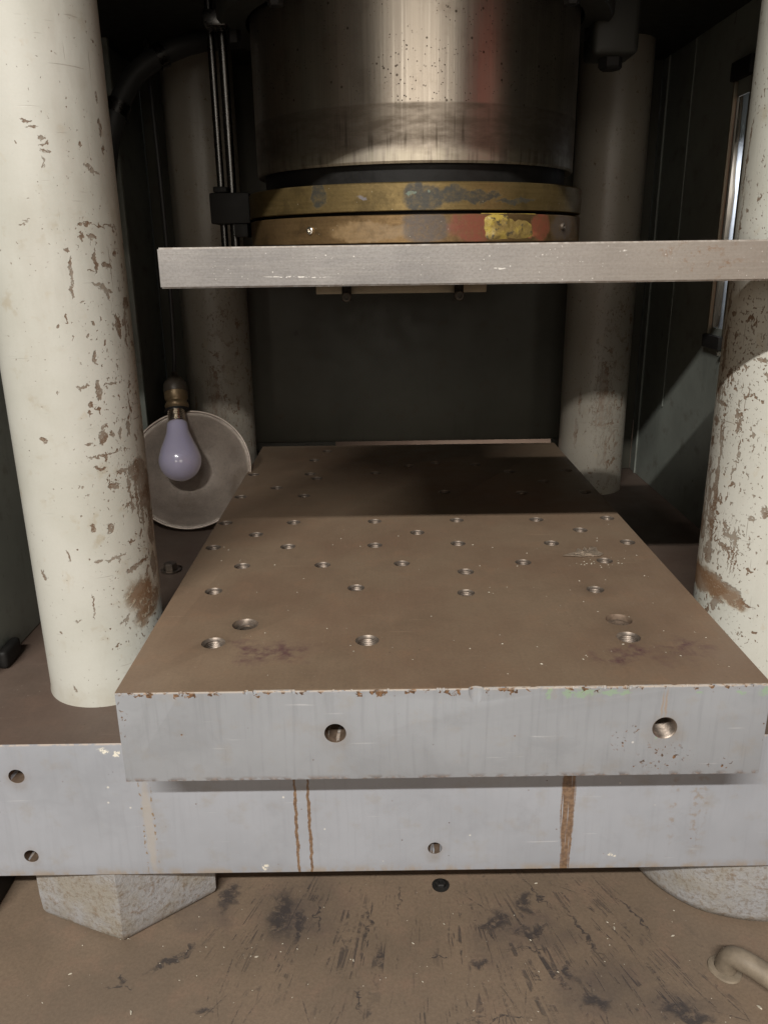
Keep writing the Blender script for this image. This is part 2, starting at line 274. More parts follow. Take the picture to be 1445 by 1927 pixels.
def oily_steel(name, c, purple=None, dust=True, rough=.5):
    M = Mat(name); uv = M.uv
    big = M.noise(uv, 5, 4, .6); mid = M.noise(uv, 24, 5, .65); fine = M.noise(uv, 330, 3, .7)
    grain = M.noise(M.map(uv, scale=(1, .04, 1)), 300, 2)
    base = M.mix(M.step(big, .35, .68), c, tuple(a*b for a, b in zip(c, (.84, .77, .76))))
    base = M.mix(M.math('MULTIPLY', M.step(mid, .50, .72), .35), base, tuple(a*b for a, b in zip(c, (1.12, .93, .82))))
    base = M.mix(M.lin(fine, .35, .7, 0, .34), base, tuple(a*.55 for a in c))
    blot = M.noise(M.warp(uv, [(18, .05)]), 11, 5, .7)
    base = M.mix(M.math('MULTIPLY', M.step(blot, .52, .68), .28), base, tuple(a*.62 for a in c))
    base = M.mix(M.lin(grain, .45, .7, 0, .05), base, tuple(a*1.5 for a in c))
    scr = M.mul(M.step(M.noise(M.map(uv, (2, 1, 0), (0, 0, .5), (.04, 1, 1)), 230, 2), .69, .74), M.step(M.noise(uv, 9, 2), .48, .6))
    scr2 = M.mul(M.step(M.noise(M.map(uv, (5, 1, 0), (0, 0, -1.1), (.04, 1, 1)), 260, 2), .70, .75), M.step(M.noise(M.map(uv, (3, 3, 0)), 8, 2), .48, .6))
    base = M.mix(M.math('MULTIPLY', M.mx(scr, scr2), .35), base, tuple(a*1.6 for a in c))
    if purple:
        pm = M.mul(M.marks(M.warp(uv, [(30, .07), (120, .02)]), purple, .1, 1.1), M.lin(M.noise(uv, 90, 4, .7), .4, .65, .0, 1))
        base = M.mix(M.math('MULTIPLY', pm, .9), base, (.085, .036, .046))
    if purple:
        base = M.mix(M.math('MULTIPLY', M.marks(M.warp(uv, [(40, .02)]), [(.2243, .785, .026, .022), (-.1379, .712, .022, .02), (.2287, .700, .03, .04), (-.1616, .674, .02, .018)], .2, 1.2), .34), base, tuple(a*.45 for a in c))
    if dust:
        sp = M.mul(M.step(M.vor(uv, 120), .07, .035), M.step(M.noise(uv, 14, 2), .47, .60))
        base = M.mix(M.math('MULTIPLY', sp, .65), base, (.42, .37, .30))
        dk = M.mul(M.step(M.vor(M.map(uv, (.2, .4, 0)), 75), .07, .04), M.step(M.noise(uv, 12, 2), .50, .6))
        base = M.mix(M.math('MULTIPLY', dk, .6), base, (.05, .035, .025))
    h = M.math('ADD', M.math('MULTIPLY', fine, .5), mid)
    return M.fin(base, M.lin(mid, .3, .7, rough-.08, rough+.10), .0, M.bump(h, .18, .0006), .55)
M_BOLT_TOP = oily_steel("brown_oiled_steel", (.222, .160, .108), [(-.10, .655, .05, .03), (-.13, .672, .03, .02), (.215, .642, .045, .02), (.27, .65, .03, .02)])
M_SLABTOP = oily_steel("brown_grimy_steel", (.125, .092, .072), rough=.55)

rl = random.Random(5)
SCR = []
for cx_, cy_, sx_, sy_, n_ in ((-.08, .67, .07, .05, 13), (.16, .64, .07, .05, 13), (.27, .575, .04, .02, 8), (0, .56, .12, .012, 8), (-.17, .575, .03, .012, 4)):
    for _ in range(n_):
        x_, y_ = rl.gauss(cx_, sx_), rl.gauss(cy_, sy_)
        a_ = math.atan2(x_-.03, 1.12-y_)+rl.gauss(0, .30)
        SCR.append((round(x_, 4), round(y_, 4), round(rl.uniform(.0005, .0013), 5), round(rl.uniform(.006, .030), 4), round(a_, 2)))
def floor_mat():
    M = Mat("brown_grimy_floor"); uv = M.uv; x, y, _ = M.sep(uv)
    big = M.noise(uv, 6, 4, .6); mid = M.noise(uv, 26, 5, .65); fine = M.noise(uv, 300, 3, .7)
    base = M.mix(M.step(big, .35, .65), (.228, .168, .118), (.180, .136, .098))
    base = M.mix(M.math('MULTIPLY', M.step(mid, .48, .70), .45), base, (.25, .165, .115))
    base = M.mix(M.lin(fine, .35, .7, 0, .35), base, (.09, .065, .047))
    # scrape marks fanning out from under the slab
    cx = M.map(uv, (0.03, 1.12, 0), kind='TEXTURE')
    a, b, _ = M.sep(cx)
    ang = M.math('ARCTAN2', a, M.math('MULTIPLY', b, -1.0)); rad = M.vmath('LENGTH', cx)
    cmb = M.new('ShaderNodeCombineXYZ'); M.link(ang, cmb.inputs[0]); M.link(M.math('MULTIPLY', rad, .10), cmb.inputs[1])
    pol = M.warp(cmb.outputs[0], [(7, .16), (30, .05), (90, .014)])
    s1 = M.step(M.noise(pol, 70, 3, .6), .555, .62); s2 = M.step(M.noise(pol, 190, 2, .5), .59, .64)
    area_ = M.marks(M.warp(uv, [(9, .10), (40, .03)]), [(-.07, .67, .16, .10), (.17, .64, .16, .13), (.27, .60, .07, .06), (.02, .56, .12, .03)], .35, 1.15)
    brk = M.step(M.noise(M.warp(uv, [(20, .03)]), 42, 5, .7), .46, .56)
    streak = M.mul(M.mx(M.mul(s1, .75), s2), area_, brk)
    fl = M.warp(uv, [(45, .030), (150, .014), (500, .006)])
    mk = M.mul(M.marks(fl, FLM, .35, 1.1), M.step(M.noise(uv, 120, 4, .7), .32, .52))
    ln = M.mul(M.marks(M.warp(uv, [(20, .006), (500, .0016)]), SCR, .3, 1.2), M.step(M.noise(uv, 140, 4, .75), .38, .58), .75)
    mk = M.mx(mk, ln)
    soft = M.mul(M.marks(M.warp(uv, [(25, .06), (90, .03)]), [(-.10, .70, .06, .07), (.12, .66, .05, .05), (.155, .66, .05, .03), (.2, .60, .06, .05), (.27, .57, .05, .02), (-.2, .70, .05, .04)], .1, 1.2), M.lin(mid, .3, .7, .3, 1))
    base = M.mix(M.math('MULTIPLY', soft, .62), base, (.058, .050, .050))
    base = M.mix(M.math('MULTIPLY', M.mx(streak, mk), .82), base, (.040, .036, .038))
    sp = M.mul(M.step(M.vor(uv, 95), .075, .04), M.step(M.noise(uv, 9, 2), .45, .58))
    base = M.mix(M.math('MULTIPLY', sp, .55), base, (.42, .37, .31))
    h = M.math('SUBTRACT', M.math('ADD', M.math('MULTIPLY', fine, .4), mid), M.mx(streak, mk))
    return M.fin(base, M.lin(mid, .3, .7, .42, .62), 0, M.bump(h, .35, .0010), .5)
M_FLOOR = floor_mat()

def ram_mat():
    M = Mat("scored_ram_steel"); uv = M.uv; u, z, _ = M.sep(uv)
    s1 = M.noise(M.map(uv, scale=(1, .012, 1)), 420, 3, .7)
    s2 = M.noise(M.map(uv, scale=(1, .05, 1)), 160, 3, .65)
    s3 = M.noise(M.map(uv, scale=(1, .02, 1)), 45, 3, .6)
    mid = M.noise(uv, 22, 5, .65)
    base = M.mix(M.lin(s3, .35, .65, 0, 1), (.48, .425, .36), (.39, .345, .295))
    base = M.mix(M.mul(M.step(s1, .50, .70), .6), base, (.58, .53, .46))
    base = M.mix(M.math('MULTIPLY', M.step(mid, .5, .7), .4), base, (.26, .21, .165))
    upper = M.step(z, .8265, .8295)
    # pits on the upper part only
    pv = M.vor(M.warp(uv, [(200, .002)]), 235); pg = M.noise(uv, 26, 3)
    pit = M.mul(M.step(pv, .21, .10), M.step(pg, .42, .56), upper)
    pv2 = M.mul(M.step(M.vor(M.map(uv, (.1, .33, 0)), 62), .10, .06), upper)
    wear = M.noise(M.map(uv, scale=(.35, 1, 1)), 70, 4, .65)
    oil = M.mul(M.math('SUBTRACT', 1.0, upper), M.lin(M.step(wear, .35, .65), 0, 1, .35, .78))
    base = M.mix(oil, base, (.155, .125, .095))
    drips = M.mul(M.step(s2, .54, .66), M.step(z, .835, .80), M.step(M.noise(uv, 12, 2), .45, .58))
    base = M.mix(M.math('MULTIPLY', drips, .6), base, (.07, .055, .042))
    low = M.mul(M.step(z, .790, .776), M.step(s2, .35, .55))
    base = M.mix(M.math('MULTIPLY', low, .45), base, (.60, .54, .42))  # band lit below the head's shadow is put into the colour
    base = M.mix(M.mul(M.mx(pit, pv2), .85), base, (.055, .042, .03))
    rough = M.math('ADD', M.lin(s1, .3, .7, .36, .30), M.math('MULTIPLY', M.mx(pit, oil), .14))
    h = M.math('ADD', M.math('MULTIPLY', s1, .5), M.math('SUBTRACT', M.math('MULTIPLY', s2, .5), pit))
    return M.fin(base, rough, 1.0, M.bump(h, .16, .0005))
M_RAM = ram_mat()

def ring_mat(name, c, patches, seed):
    M = Mat(name); uv = M.map(M.uv, (seed, seed*.7, 0)); p0 = M.uv
    mid = M.noise(uv, 22, 5, .65); fine = M.noise(uv, 260, 3, .7); strk = M.noise(M.map(uv, scale=(.05, 1, 1)), 260, 2)
    base = M.mix(M.step(mid, .36, .66), c, tuple(a*b for a, b in zip(c, (.72, .70, .62))))
    base = M.mix(M.lin(strk, .4, .7, 0, .35), base, tuple(min(1, a*1.35) for a in c))
    base = M.mix(M.lin(fine, .45, .75, 0, .4), base, tuple(a*.4 for a in c))
    tar = M.noise(M.warp(uv, [(20, .03)]), 14, 5, .72)
    base = M.mix(M.math('MULTIPLY', M.step(tar, .50, .64), .6), base, tuple(a*.38 for a in c))
    met = 0.75
    for (pc, lst, amt) in patches:
        pm = M.mul(M.marks(M.warp(p0, [(38, .016), (160, .007), (520, .003)]), lst, .72, 1.05), M.lin(M.noise(uv, 140, 4, .75), .34, .54, .55, 1))
        base = M.mix(M.math('MULTIPLY', pm, amt), base, pc)
        met = M.math('SUBTRACT', met, M.math('MULTIPLY', pm, .7), clamp=True)
    sp = M.mul(M.step(M.vor(uv, 130), .07, .04), M.step(M.noise(uv, 30, 2), .46, .58))
    base = M.mix(M.math('MULTIPLY', sp, .8), base, (.62, .58, .46))
    h = M.math('ADD', M.math('MULTIPLY', strk, .4), fine)
    return M.fin(base, M.lin(mid, .3, .7, .36, .52), met, M.bump(h, .22, .0006))
BRASS = (.205, .146, .062)
M_RING1 = ring_mat("tarnished_brass_upper", BRASS, [((.034, .031, .023), [(-.1182, .737, .0125, .016), (.0033, .735, .026, .016), (.032, .737, .022, .012), (.06, .7345, .032, .006, .05), (.11, .731, .03, .003, .05)], 1.0), ((.16, .22, .17), [(-.012, .739, .005, .0012, .2), (.008, .742, .002, .0015)], .6), ((.14, .13, .14), [(-.066, .7353, .006, .003)], .9)], .3)
M_RING2 = ring_mat("tarnished_brass_lower", (.20, .128, .06), [((.068, .054, .047), [(.004, .705, .030, .02), (.195, .705, .03, .02)], .85), ((.16, .042, .025), [(.055, .704, .030, .019), (.150, .704, .018, .018)], .88), ((.22, .07, .035), [(.125, .699, .02, .005)], .8), ((.33, .24, .13), [(-.06, .7, .05, .012)], .15)], 1.1)

def platen_mat():
    M = Mat("brushed_platen_steel"); uv = M.uv; x, z, _ = M.sep(uv)
    big = M.noise(uv, 6, 4, .6); mid = M.noise(uv, 30, 5, .65); fine = M.noise(uv, 420, 3, .7)
    st = M.noise(M.map(uv, scale=(.03, 1, 1)), 520, 2)
    base = M.mix(M.step(big, .35, .68), (.33, .315, .305), (.235, .225, .22))
    base = M.mix(M.lin(st, .4, .7, 0, .25), base, (.42, .40, .37))
    base = M.mix(M.lin(fine, .42, .68, 0, .30), base, (.13, .115, .10))
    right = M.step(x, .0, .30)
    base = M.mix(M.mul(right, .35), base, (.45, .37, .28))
    rust = M.mul(M.marks(M.warp(uv, [(30, .05), (140, .02)]), [(.245, .675, .035, .010), (.262, .662, .03, .01), (.31, .672, .02, .012)], .3, 1.1), M.step(M.noise(uv, 110, 4, .7), .52, .66))
    base = M.mix(M.math('MULTIPLY', rust, .7), base, (.24, .13, .06))
    wh = M.mx(M.mul(M.step(M.vor(uv, 145), .10, .045), M.step(M.noise(uv, 18, 2), .42, .54)), M.mul(M.step(M.vor(M.map(uv, (.3, .2, 0)), 330), .15, .06), M.step(M.noise(uv, 25, 2), .5, .6)))
    ln = M.mul(M.marks(M.warp(uv, [(200, .002)]), [(-.067, .6618, .030, .0006, -.02), (.093, .666, .006, .0008, 0), (.1886, .678, .0035, .0008, .05)], .5, 1.1), M.step(M.noise(uv, 300, 2), .40, .5))
    base = M.mix(M.math('MULTIPLY', M.mx(wh, ln), .75), base, (.85, .83, .78))
    dk = M.mul(M.step(M.vor(M.map(uv, (.7, .1, 0)), 70), .06, .035), M.step(M.noise(uv, 9, 2), .5, .58))
    base = M.mix(M.mul(M.step(z, .6832, .6842), .55), base, (.62, .58, .53))
    edge = M.mul(M.mx(M.step(z, .6565, .6545), M.step(z, .6828, .6845)), M.step(M.noise(uv, 130, 3), .38, .6))
    base = M.mix(M.math('MULTIPLY', M.mx(dk, M.mul(edge, .55)), .8), base, (.12, .075, .045))
    h = M.math('ADD', M.math('MULTIPLY', st, .6), fine)
    return M.fin(base, M.lin(mid, .3, .7, .42, .56), .55, M.bump(h, .15, .0005))
M_PLATEN = platen_mat()

def panel_mat(name, c, seed, drk=.5):
    M = Mat(name); uv = M.map(M.uv, (seed, seed, 0))
    big = M.noise(uv, 5, 4, .6); mid = M.noise(uv, 24, 5, .65); stv = M.noise(M.map(uv, scale=(1, .12, 1)), 60, 3)
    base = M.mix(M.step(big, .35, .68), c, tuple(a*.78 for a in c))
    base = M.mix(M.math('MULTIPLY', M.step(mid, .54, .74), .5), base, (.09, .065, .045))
    sp = M.mul(M.step(M.noise(M.map(M.warp(uv, [(90, .01)]), scale=(1, .35, 1)), 75, 3, .62), .66, .70), M.lin(M.noise(uv, 8, 2), .42, .6, .1, 1))
    base = M.mix(M.math('MULTIPLY', sp, .7), base, (.055, .045, .038))
    base = M.mix(M.math('MULTIPLY', M.step(stv, .58, .72), .18), base, tuple(a*.5 for a in c))
    return M.fin(base, M.lin(mid, .3, .7, .40, .6), 0, M.bump(mid, .2, .001), .5)
M_PANEL = panel_mat("dark_green_grey_panel_paint", (.26, .28, .25), .4)
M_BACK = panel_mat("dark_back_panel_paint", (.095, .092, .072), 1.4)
M_HEAD = simple("dark_cast_iron", (.022, .023, .019), .6, 0, .3)
M_CHROME = simple("guide_rod_steel", (.09, .088, .085), .28, 1.0, .15, 80, .05)
M_BLACK = simple("black_oxide_steel", (.016, .015, .014), .6, 0, .3, 90, .2, .25)
M_SEAL = simple("black_oily_groove", (.008, .0075, .007), .5, 0, .4, 90, .3, .2)
M_THREAD = simple("bright_thread_steel", (.30, .25, .21), .42, .8, .35, 260, .3)
M_HOLE = simple("rusty_hole_bore", (.17, .12, .085), .6, .3, .45, 160, .5)
M_DIRT = simple("packed_dirt", (.12, .085, .06), .85, 0, .5, 300, .8)
M_SCREW = simple("socket_screw_steel", (.20, .165, .135), .42, .8, .3, 220, .3)
M_BSCREW = simple("dark_bolt_steel", (.075, .066, .055), .5, .5, .4, 220, .3)
M_BRIGHT = simple("bright_screw_steel", (.62, .58, .52), .28, 1, .2, 200, .2)
M_KEY = simple("bare_key_steel", (.27, .24, .18), .45, .6, .25, 120, .2)
M_HOSE = simple("grey_hose_rubber", (.035, .036, .035), .5, 0, .2, 40, .1)
M_BRASSF = simple("lamp_socket_brass", (.22, .155, .085), .42, .5, .35, 70, .15)
M_SOCKCAP = simple("dark_socket_cap", (.075, .06, .045), .45, .2, .3, 60, .1)
M_CORD = simple("black_lamp_cord", (.035, .034, .034), .5, 0, .2, 60, .1)
M_LBASE = simple("bulb_base_nickel", (.74, .68, .58), .2, 1, .12, 90, .05)
M_PIPE = simple("dusty_painted_pipe", (.22, .178, .13), .58, 0, .38, 70, .4)
M_SCRAP = simple("torn_tape_paper", (.42, .335, .255), .7, 0, .35, 160, .6)
M_CRUMB = simple("pale_swarf", (.62, .57, .47), .5, .2, .3, 90, .1)
M_WHITE = simple("pale_board_paint", (.70, .72, .76), .5, 0, .12, 40, .1)
M_LEG = simple("pale_leg_paint", (.42, .40, .33), .5, 0, .3, 70, .3)
M_GREASE = None

def shade_mat():
    M = Mat("spun_aluminium_shade")
    mid = M.noise(M.obj, 30, 5, .65); fine = M.noise(M.obj, 300, 3, .7)
    base = M.mix(M.step(mid, .35, .68), (.55, .47, .40), (.44, .37, .315))
    base = M.mix(M.mul(M.step(M.noise(M.map(M.obj, (.4, .1, .2)), 14, 4, .6), .52, .68), .45), base, (.29, .215, .15))
    base = M.mix(M.lin(fine, .5, .8, 0, .4), base, (.2, .16, .13))
    return M.fin(base, M.lin(mid, .3, .7, .42, .56), .25, M.bump(fine, .1, .0004))
M_SHADE = shade_mat()

def bulb_mat():
    M = Mat("blue_frosted_bulb_glass")
    n = M.noise(M.obj, 20, 3)
    base = M.mix(M.lin(n, .3, .7, 0, .25), (.57, .545, .74), (.66, .57, .67))
    M.b.inputs['Coat Weight'].default_value = 1.0; M.b.inputs['Coat Roughness'].default_value = .025
    M.b.inputs['Subsurface Weight'].default_value = .25; M.b.inputs['Subsurface Radius'].default_value = (.02, .02, .03)
    M.b.inputs['Subsurface Scale'].default_value = .4
    return M.fin(base, .28, 0, None, .6)
M_BULB = bulb_mat()

def grease_mat():
    M = Mat("yellow_hardened_grease")
    n = M.noise(M.obj, 120, 4, .7); n2 = M.noise(M.obj, 45, 3)
    base = M.mix(M.step(n2, .42, .60), (.36, .265, .055), (.18, .125, .042))
    base = M.mix(M.step(n, .54, .62), base, (.07, .055, .03))
    return M.fin(base, M.lin(n, .3, .7, .18, .5), 0, M.bump(n, .6, .002), .6)
M_GREASE = grease_mat()

def foot_mat():
    M = Mat("rough_foot_paint"); o = M.obj
    n = M.noise(o, 95, 5, .7); n2 = M.noise(o, 22, 4, .6); n3 = M.noise(M.map(o, (1, 2, 3)), 60, 4, .65)
    base = M.mix(M.step(n2, .36, .66), (.34, .34, .345), (.30, .275, .235))
    n4 = M.noise(o, 240, 4, .7)
    base = M.mix(M.mul(M.step(n4, .50, .62), .45), base, (.17, .125, .085))
    base = M.mix(M.mul(M.step(n, .54, .66), .55), base, (.19, .135, .088))
    base = M.mix(M.mul(M.step(n3, .60, .72), .5), base, (.20, .145, .10))
    return M.fin(base, M.lin(n, .3, .7, .42, .65), 0, M.bump(n, .7, .0022), .45)
M_FOOT = foot_mat()

# ------------------------------------------------------------------ mesh helpers
def thing(name, label, cat, loc=(0, 0, 0), group=None, rot=(0, 0, 0)):
    o = bpy.data.objects.new(name, None); col.objects.link(o); o.location = loc; o.rotation_euler = rot
    o.empty_display_size = .02
    o["label"] = label; o["category"] = cat
    if group: o["group"] = group
    return o
def tag(o, label=None, cat=None, kind=None, group=None):
    if label: o["label"] = label
    if cat: o["category"] = cat
    if kind: o["kind"] = kind
    if group: o["group"] = group
    return o
def root_of(o):
    while o.parent: o = o.parent
    return o
def setuv(me, mode, cyl=None, off=Vector((0, 0, 0))):
    uvl = me.uv_layers.new(name="UVMap") if not me.uv_layers else me.uv_layers[0]
    for p in me.polygons:
        n = p.normal; ax = max(range(3), key=lambda i: abs(n[i]))
        fc = p.center+off
        base_ang = math.atan2(fc.x-cyl[0], -(fc.y-cyl[1])) if cyl else 0
        for li in p.loop_indices:
            v = me.vertices[me.loops[li].vertex_index].co+off
            if cyl and abs(n.z) < .8:
                a = math.atan2(v.x-cyl[0], -(v.y-cyl[1]))
                while a-base_ang > math.pi: a -= 2*math.pi
                while a-base_ang < -math.pi: a += 2*math.pi
                uvl.data[li].uv = (a*cyl[2], v.z)
            elif ax == 0: uvl.data[li].uv = (v.y, v.z)
            elif ax == 1: uvl.data[li].uv = (v.x, v.z)
            else: uvl.data[li].uv = (v.x, v.y)
def obj(name, bm, mats, parent=None, cyl=None, smooth=40, local=False, recalc=True):
    """bm is in world coordinates (or the parent's when local); ONE linked mesh object"""
    if recalc: bmesh.ops.recalc_face_normals(bm, faces=bm.faces)
    me = bpy.data.meshes.new(name); bm.to_mesh(me); bm.free()
    for mm in (mats if isinstance(mats, (list, tuple)) else [mats]): me.materials.append(mm)
    setuv(me, None, cyl)
    base = Vector((0, 0, 0))
    if parent and not local:
        q = parent
        base = Vector(root_of(parent).location)
        me.transform(Matrix.Translation(-base))
    if smooth:
        me.shade_smooth(); me.set_sharp_from_angle(angle=R(smooth))
    o = bpy.data.objects.new(name, me); col.objects.link(o)
    if parent: o.parent = parent
    return o
def copy_obj(o, parent=None):
    c = o.copy(); col.objects.link(c)
    if parent: c.parent = parent
    return c
def BM(): return bmesh.new()
def box(bm, x0, x1, y0, y1, z0, z1, bev=0, mi=0, segs=2):
    vs = [bm.verts.new(p) for p in ((x0, y0, z0), (x1, y0, z0), (x1, y1, z0), (x0, y1, z0), (x0, y0, z1), (x1, y0, z1), (x1, y1, z1), (x0, y1, z1))]
    fs = [bm.faces.new([vs[i] for i in q]) for q in ((0, 3, 2, 1), (4, 5, 6, 7), (0, 1, 5, 4), (1, 2, 6, 5), (2, 3, 7, 6), (3, 0, 4, 7))]
    for f in fs: f.material_index = mi
    if bev:
        es = list({e for f in fs for e in f.edges})
        r = bmesh.ops.bevel(bm, geom=es, offset=bev, segments=segs, affect='EDGES', profile=.6)
        for f in r['faces']: f.material_index = mi
    return fs
def prism(bm, pts, z0, z1, mi=0):
    a = [bm.verts.new((x, y, z0)) for x, y in pts]; b = [bm.verts.new((x, y, z1)) for x, y in pts]
    n = len(pts)
    fs = [bm.faces.new(a[::-1]), bm.faces.new(b)]
    for i in range(n): fs.append(bm.faces.new((a[i], a[(i+1) % n], b[(i+1) % n], b[i])))
    for f in fs: f.material_index = mi
    return fs
def lathe(bm, prof, cx=0, cy=0, cz=0, segs=48, axis='z', cap0=True, cap1=True, mi=0, jit=None):
    rings = []
    for (r, h) in prof:
        ring = []
        for i in range(segs):
            a = 2*math.pi*i/segs
            rr = r*(jit(a, h) if jit else 1)
            c, s = rr*math.cos(a), rr*math.sin(a)
            p = (cx+c, cy+s, cz+h) if axis == 'z' else (cx+c, cy+h, cz+s)   # axis y: along +y
            ring.append(bm.verts.new(p))
        rings.append(ring)
    for a, b in zip(rings, rings[1:]):
        for i in range(segs):
            f = bm.faces.new((a[i], a[(i+1) % segs], b[(i+1) % segs], b[i])); f.material_index = mi
    if cap0: bm.faces.new(rings[0][::-1]).material_index = mi
    if cap1: bm.faces.new(rings[-1]).material_index = mi
def tube(bm, pts, r, segs=16, caps=True):
    pts = [Vector(p) for p in pts]; rings = []
    prev = None
    for i, p in enumerate(pts):
        t = (pts[min(i+1, len(pts)-1)]-pts[max(i-1, 0)]).normalized()
        if prev is None:
            a = t.orthogonal().normalized()
        else:
            a = (prev-t*prev.dot(t)).normalized()
        prev = a; b = t.cross(a)
        rr = r[i] if isinstance(r, (list, tuple)) else r
        rings.append([bm.verts.new(p+rr*(math.cos(2*math.pi*k/segs)*a+math.sin(2*math.pi*k/segs)*b)) for k in range(segs)])
    for a, b in zip(rings, rings[1:]):
        for k in range(segs): bm.faces.new((a[k], a[(k+1) % segs], b[(k+1) % segs], b[k]))
    if caps: bm.faces.new(rings[0][::-1]); bm.faces.new(rings[-1])
def spline(pts, n=10):
    pts = [Vector(p) for p in pts]; out = []
    P = [pts[0]*2-pts[1]]+pts+[pts[-1]*2-pts[-2]]
    for i in range(1, len(P)-2):
        for k in range(n):
            t = k/n; a, b, c, d = P[i-1], P[i], P[i+1], P[i+2]
            out.append(.5*((2*b)+(c-a)*t+(2*a-5*b+4*c-d)*t*t+(3*b-a-3*c+d)*t**3))
    out.append(pts[-1]); return out
def bool_cut(o, cutters):
    """cut cylinders (bmesh) out of o's mesh"""
    me = bpy.data.meshes.new("cutter"); bmesh.ops.recalc_face_normals(cutters, faces=cutters.faces)
    cutters.to_mesh(me); cutters.free()
    c = bpy.data.objects.new("cutter", me); col.objects.link(c)
    md = o.modifiers.new("cut", 'BOOLEAN'); md.operation = 'DIFFERENCE'; md.solver = 'EXACT'; md.use_self = True; md.object = c
    dg = bpy.context.evaluated_depsgraph_get()
    nm = bpy.data.meshes.new_from_object(o.evaluated_get(dg), depsgraph=dg)
    print('boolean', o.name, len(nm.polygons)); o.modifiers.clear(); o.data = nm; bpy.data.objects.remove(c)
    return o

# ------------------------------------------------------------------ the setting: floor
bm = BM(); 
vs = [bm.verts.new(p) for p in ((-2.2, -3.5, 0), (3.4, -3.5, 0), (3.4, 2.6, 0), (-2.2, 2.6, 0))]; bm.faces.new(vs)
tag(obj("floor", bm, M_FLOOR, smooth=0), kind="structure")

# ------------------------------------------------------------------ press frame
press = thing("hydraulic_press", "old hydraulic press frame with four chipped cream columns on a thick grey slab", "press", (.046, .648, 0))
SLT, SLB = .2446, .0924
bm = BM(); box(bm, -.62, .715, .648, 2.1, SLB, SLT, .0016, 0)
for f in bm.faces:
    f.material_index = 1 if f.normal.z > .7 or f.calc_center_median().z > SLT-.0005 else 0
slab = obj("base_slab", bm, [M_SLAB, M_SLABTOP], None)
cut = BM()
slab_holes = [(-.353, .2093, .0077), (-.3527, .1165, .0072), (.0453, .1195, .0070)]
for x, z, r in slab_holes: lathe(cut, [(r, -.01), (r, .05)], x, .648, z, 28, 'y')
bool_cut(slab, cut)
slab.data.transform(Matrix.Translation(-press.location)); slab.parent = press
for me_ in (slab.data,):
    setuv(me_, None, None, press.location)
    me_.shade_smooth(); me_.set_sharp_from_angle(angle=R(30))
slab["label"] = "blue grey slab with rusty drip streaks down its front"
def bore(name, x, y0, z, r, depth, parent, rough=False, mat=None, thread=False):
    b = BM()
    if thread:
        prof = [(r*.995, .0003)]; h = .001; k = 0
        while h < depth: prof.append((r*(.985 if k % 2 else .90), h)); h += .00115; k += 1
    else:
        prof = [(r*.992, .0003), (r*.97, depth*.4), (r*.95, depth)]
    lathe(b, prof, x, y0, z, 30, 'y', False, True)
    if rough:
        for v in b.verts:
            if v.co.y-y0 > .005: v.co += Vector((random.uniform(-1, 1), random.uniform(-1, 1), random.uniform(-1, 1)))*.0007
    return obj(name, b, mat or M_HOLE, parent, smooth=30)
for x, z, r in slab_holes: bore("bolt_hole", x, .648, z, r, .016 if x > 0 else .03, slab, True)

def column(x, y, r, mat, label, zt=1.06):
    b = BM()
    lathe(b, [(r*1.0, SLT-.01), (r*1.012, SLT+.0015), (r, SLT+.006), (r, .5), (r, .8), (r, zt)], x, y, 0, 128, 'z', True, True)
    o = obj("column", b, mat, press, cyl=(x, y, r)); o["label"] = label
    return o
column(-.298, .772, .0606, M_LF, "near left cream column with chipped paint along its right side")
column(.394, .780, .0625, M_RF, "near right cream column with rusty scrape band low down")
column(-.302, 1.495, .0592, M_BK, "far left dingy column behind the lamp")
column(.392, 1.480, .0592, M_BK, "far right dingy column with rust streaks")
# feet under the columns
def hexfoot(x, y, Rr, z0, z1, rot, name, label):
    b = BM(); rings = []
    for h, ch in ((z0, .005), (z0+.003, .002), (z0+.008, .0002), (z0+.03, -.0006), (z0+.06, 0), (z1, 0)):
        ring = []
        for k in range(6):
            a0 = rot+k*math.pi/3; a1 = rot+(k+1)*math.pi/3
            for j in range(6):
                t = j/6
                p = ((1-t)*Vector((math.cos(a0), math.sin(a0)))+t*Vector((math.cos(a1), math.sin(a1))))*(Rr-ch)
                j1 = random.uniform(-1, 1)*.0007
                ring.append(b.verts.new((x+p.x+j1, y+p.y+j1, h)))
        rings.append(ring)
    n = 36
    for a, c in zip(rings, rings[1:]):
        for k in range(n): b.faces.new((a[k], a[(k+1) % n], c[(k+1) % n], c[k]))
    b.faces.new(rings[0][::-1]); b.faces.new(rings[-1])
    o = obj(name, b, M_FOOT, press, smooth=35); o["label"] = label
hexfoot(-.2915, .757, .1060, .0010, SLB-.0006, -math.pi/2+R(8.5), "hex_foot", "rough grey six-sided foot under the left of the slab")
b = BM()
jf = lambda a, h: 1+.006*math.sin(5*a+1)+.004*math.sin(11*a)
lathe(b, [(.108, .001), (.114, .004), (.1165, .012), (.1175, .05), (.1175, SLB-.0006)], .394, .780, 0, 64, jit=jf)
o = obj("round_foot", b, M_FOOT, press, smooth=50); o["label"] = "rounded grey foot under the right of the slab"
for x, y in ((-.30, 1.50), (.392, 1.48)): hexfoot(x, y, .108, .001, SLB-.0006, -math.pi/2, "hex_foot", "rear foot")
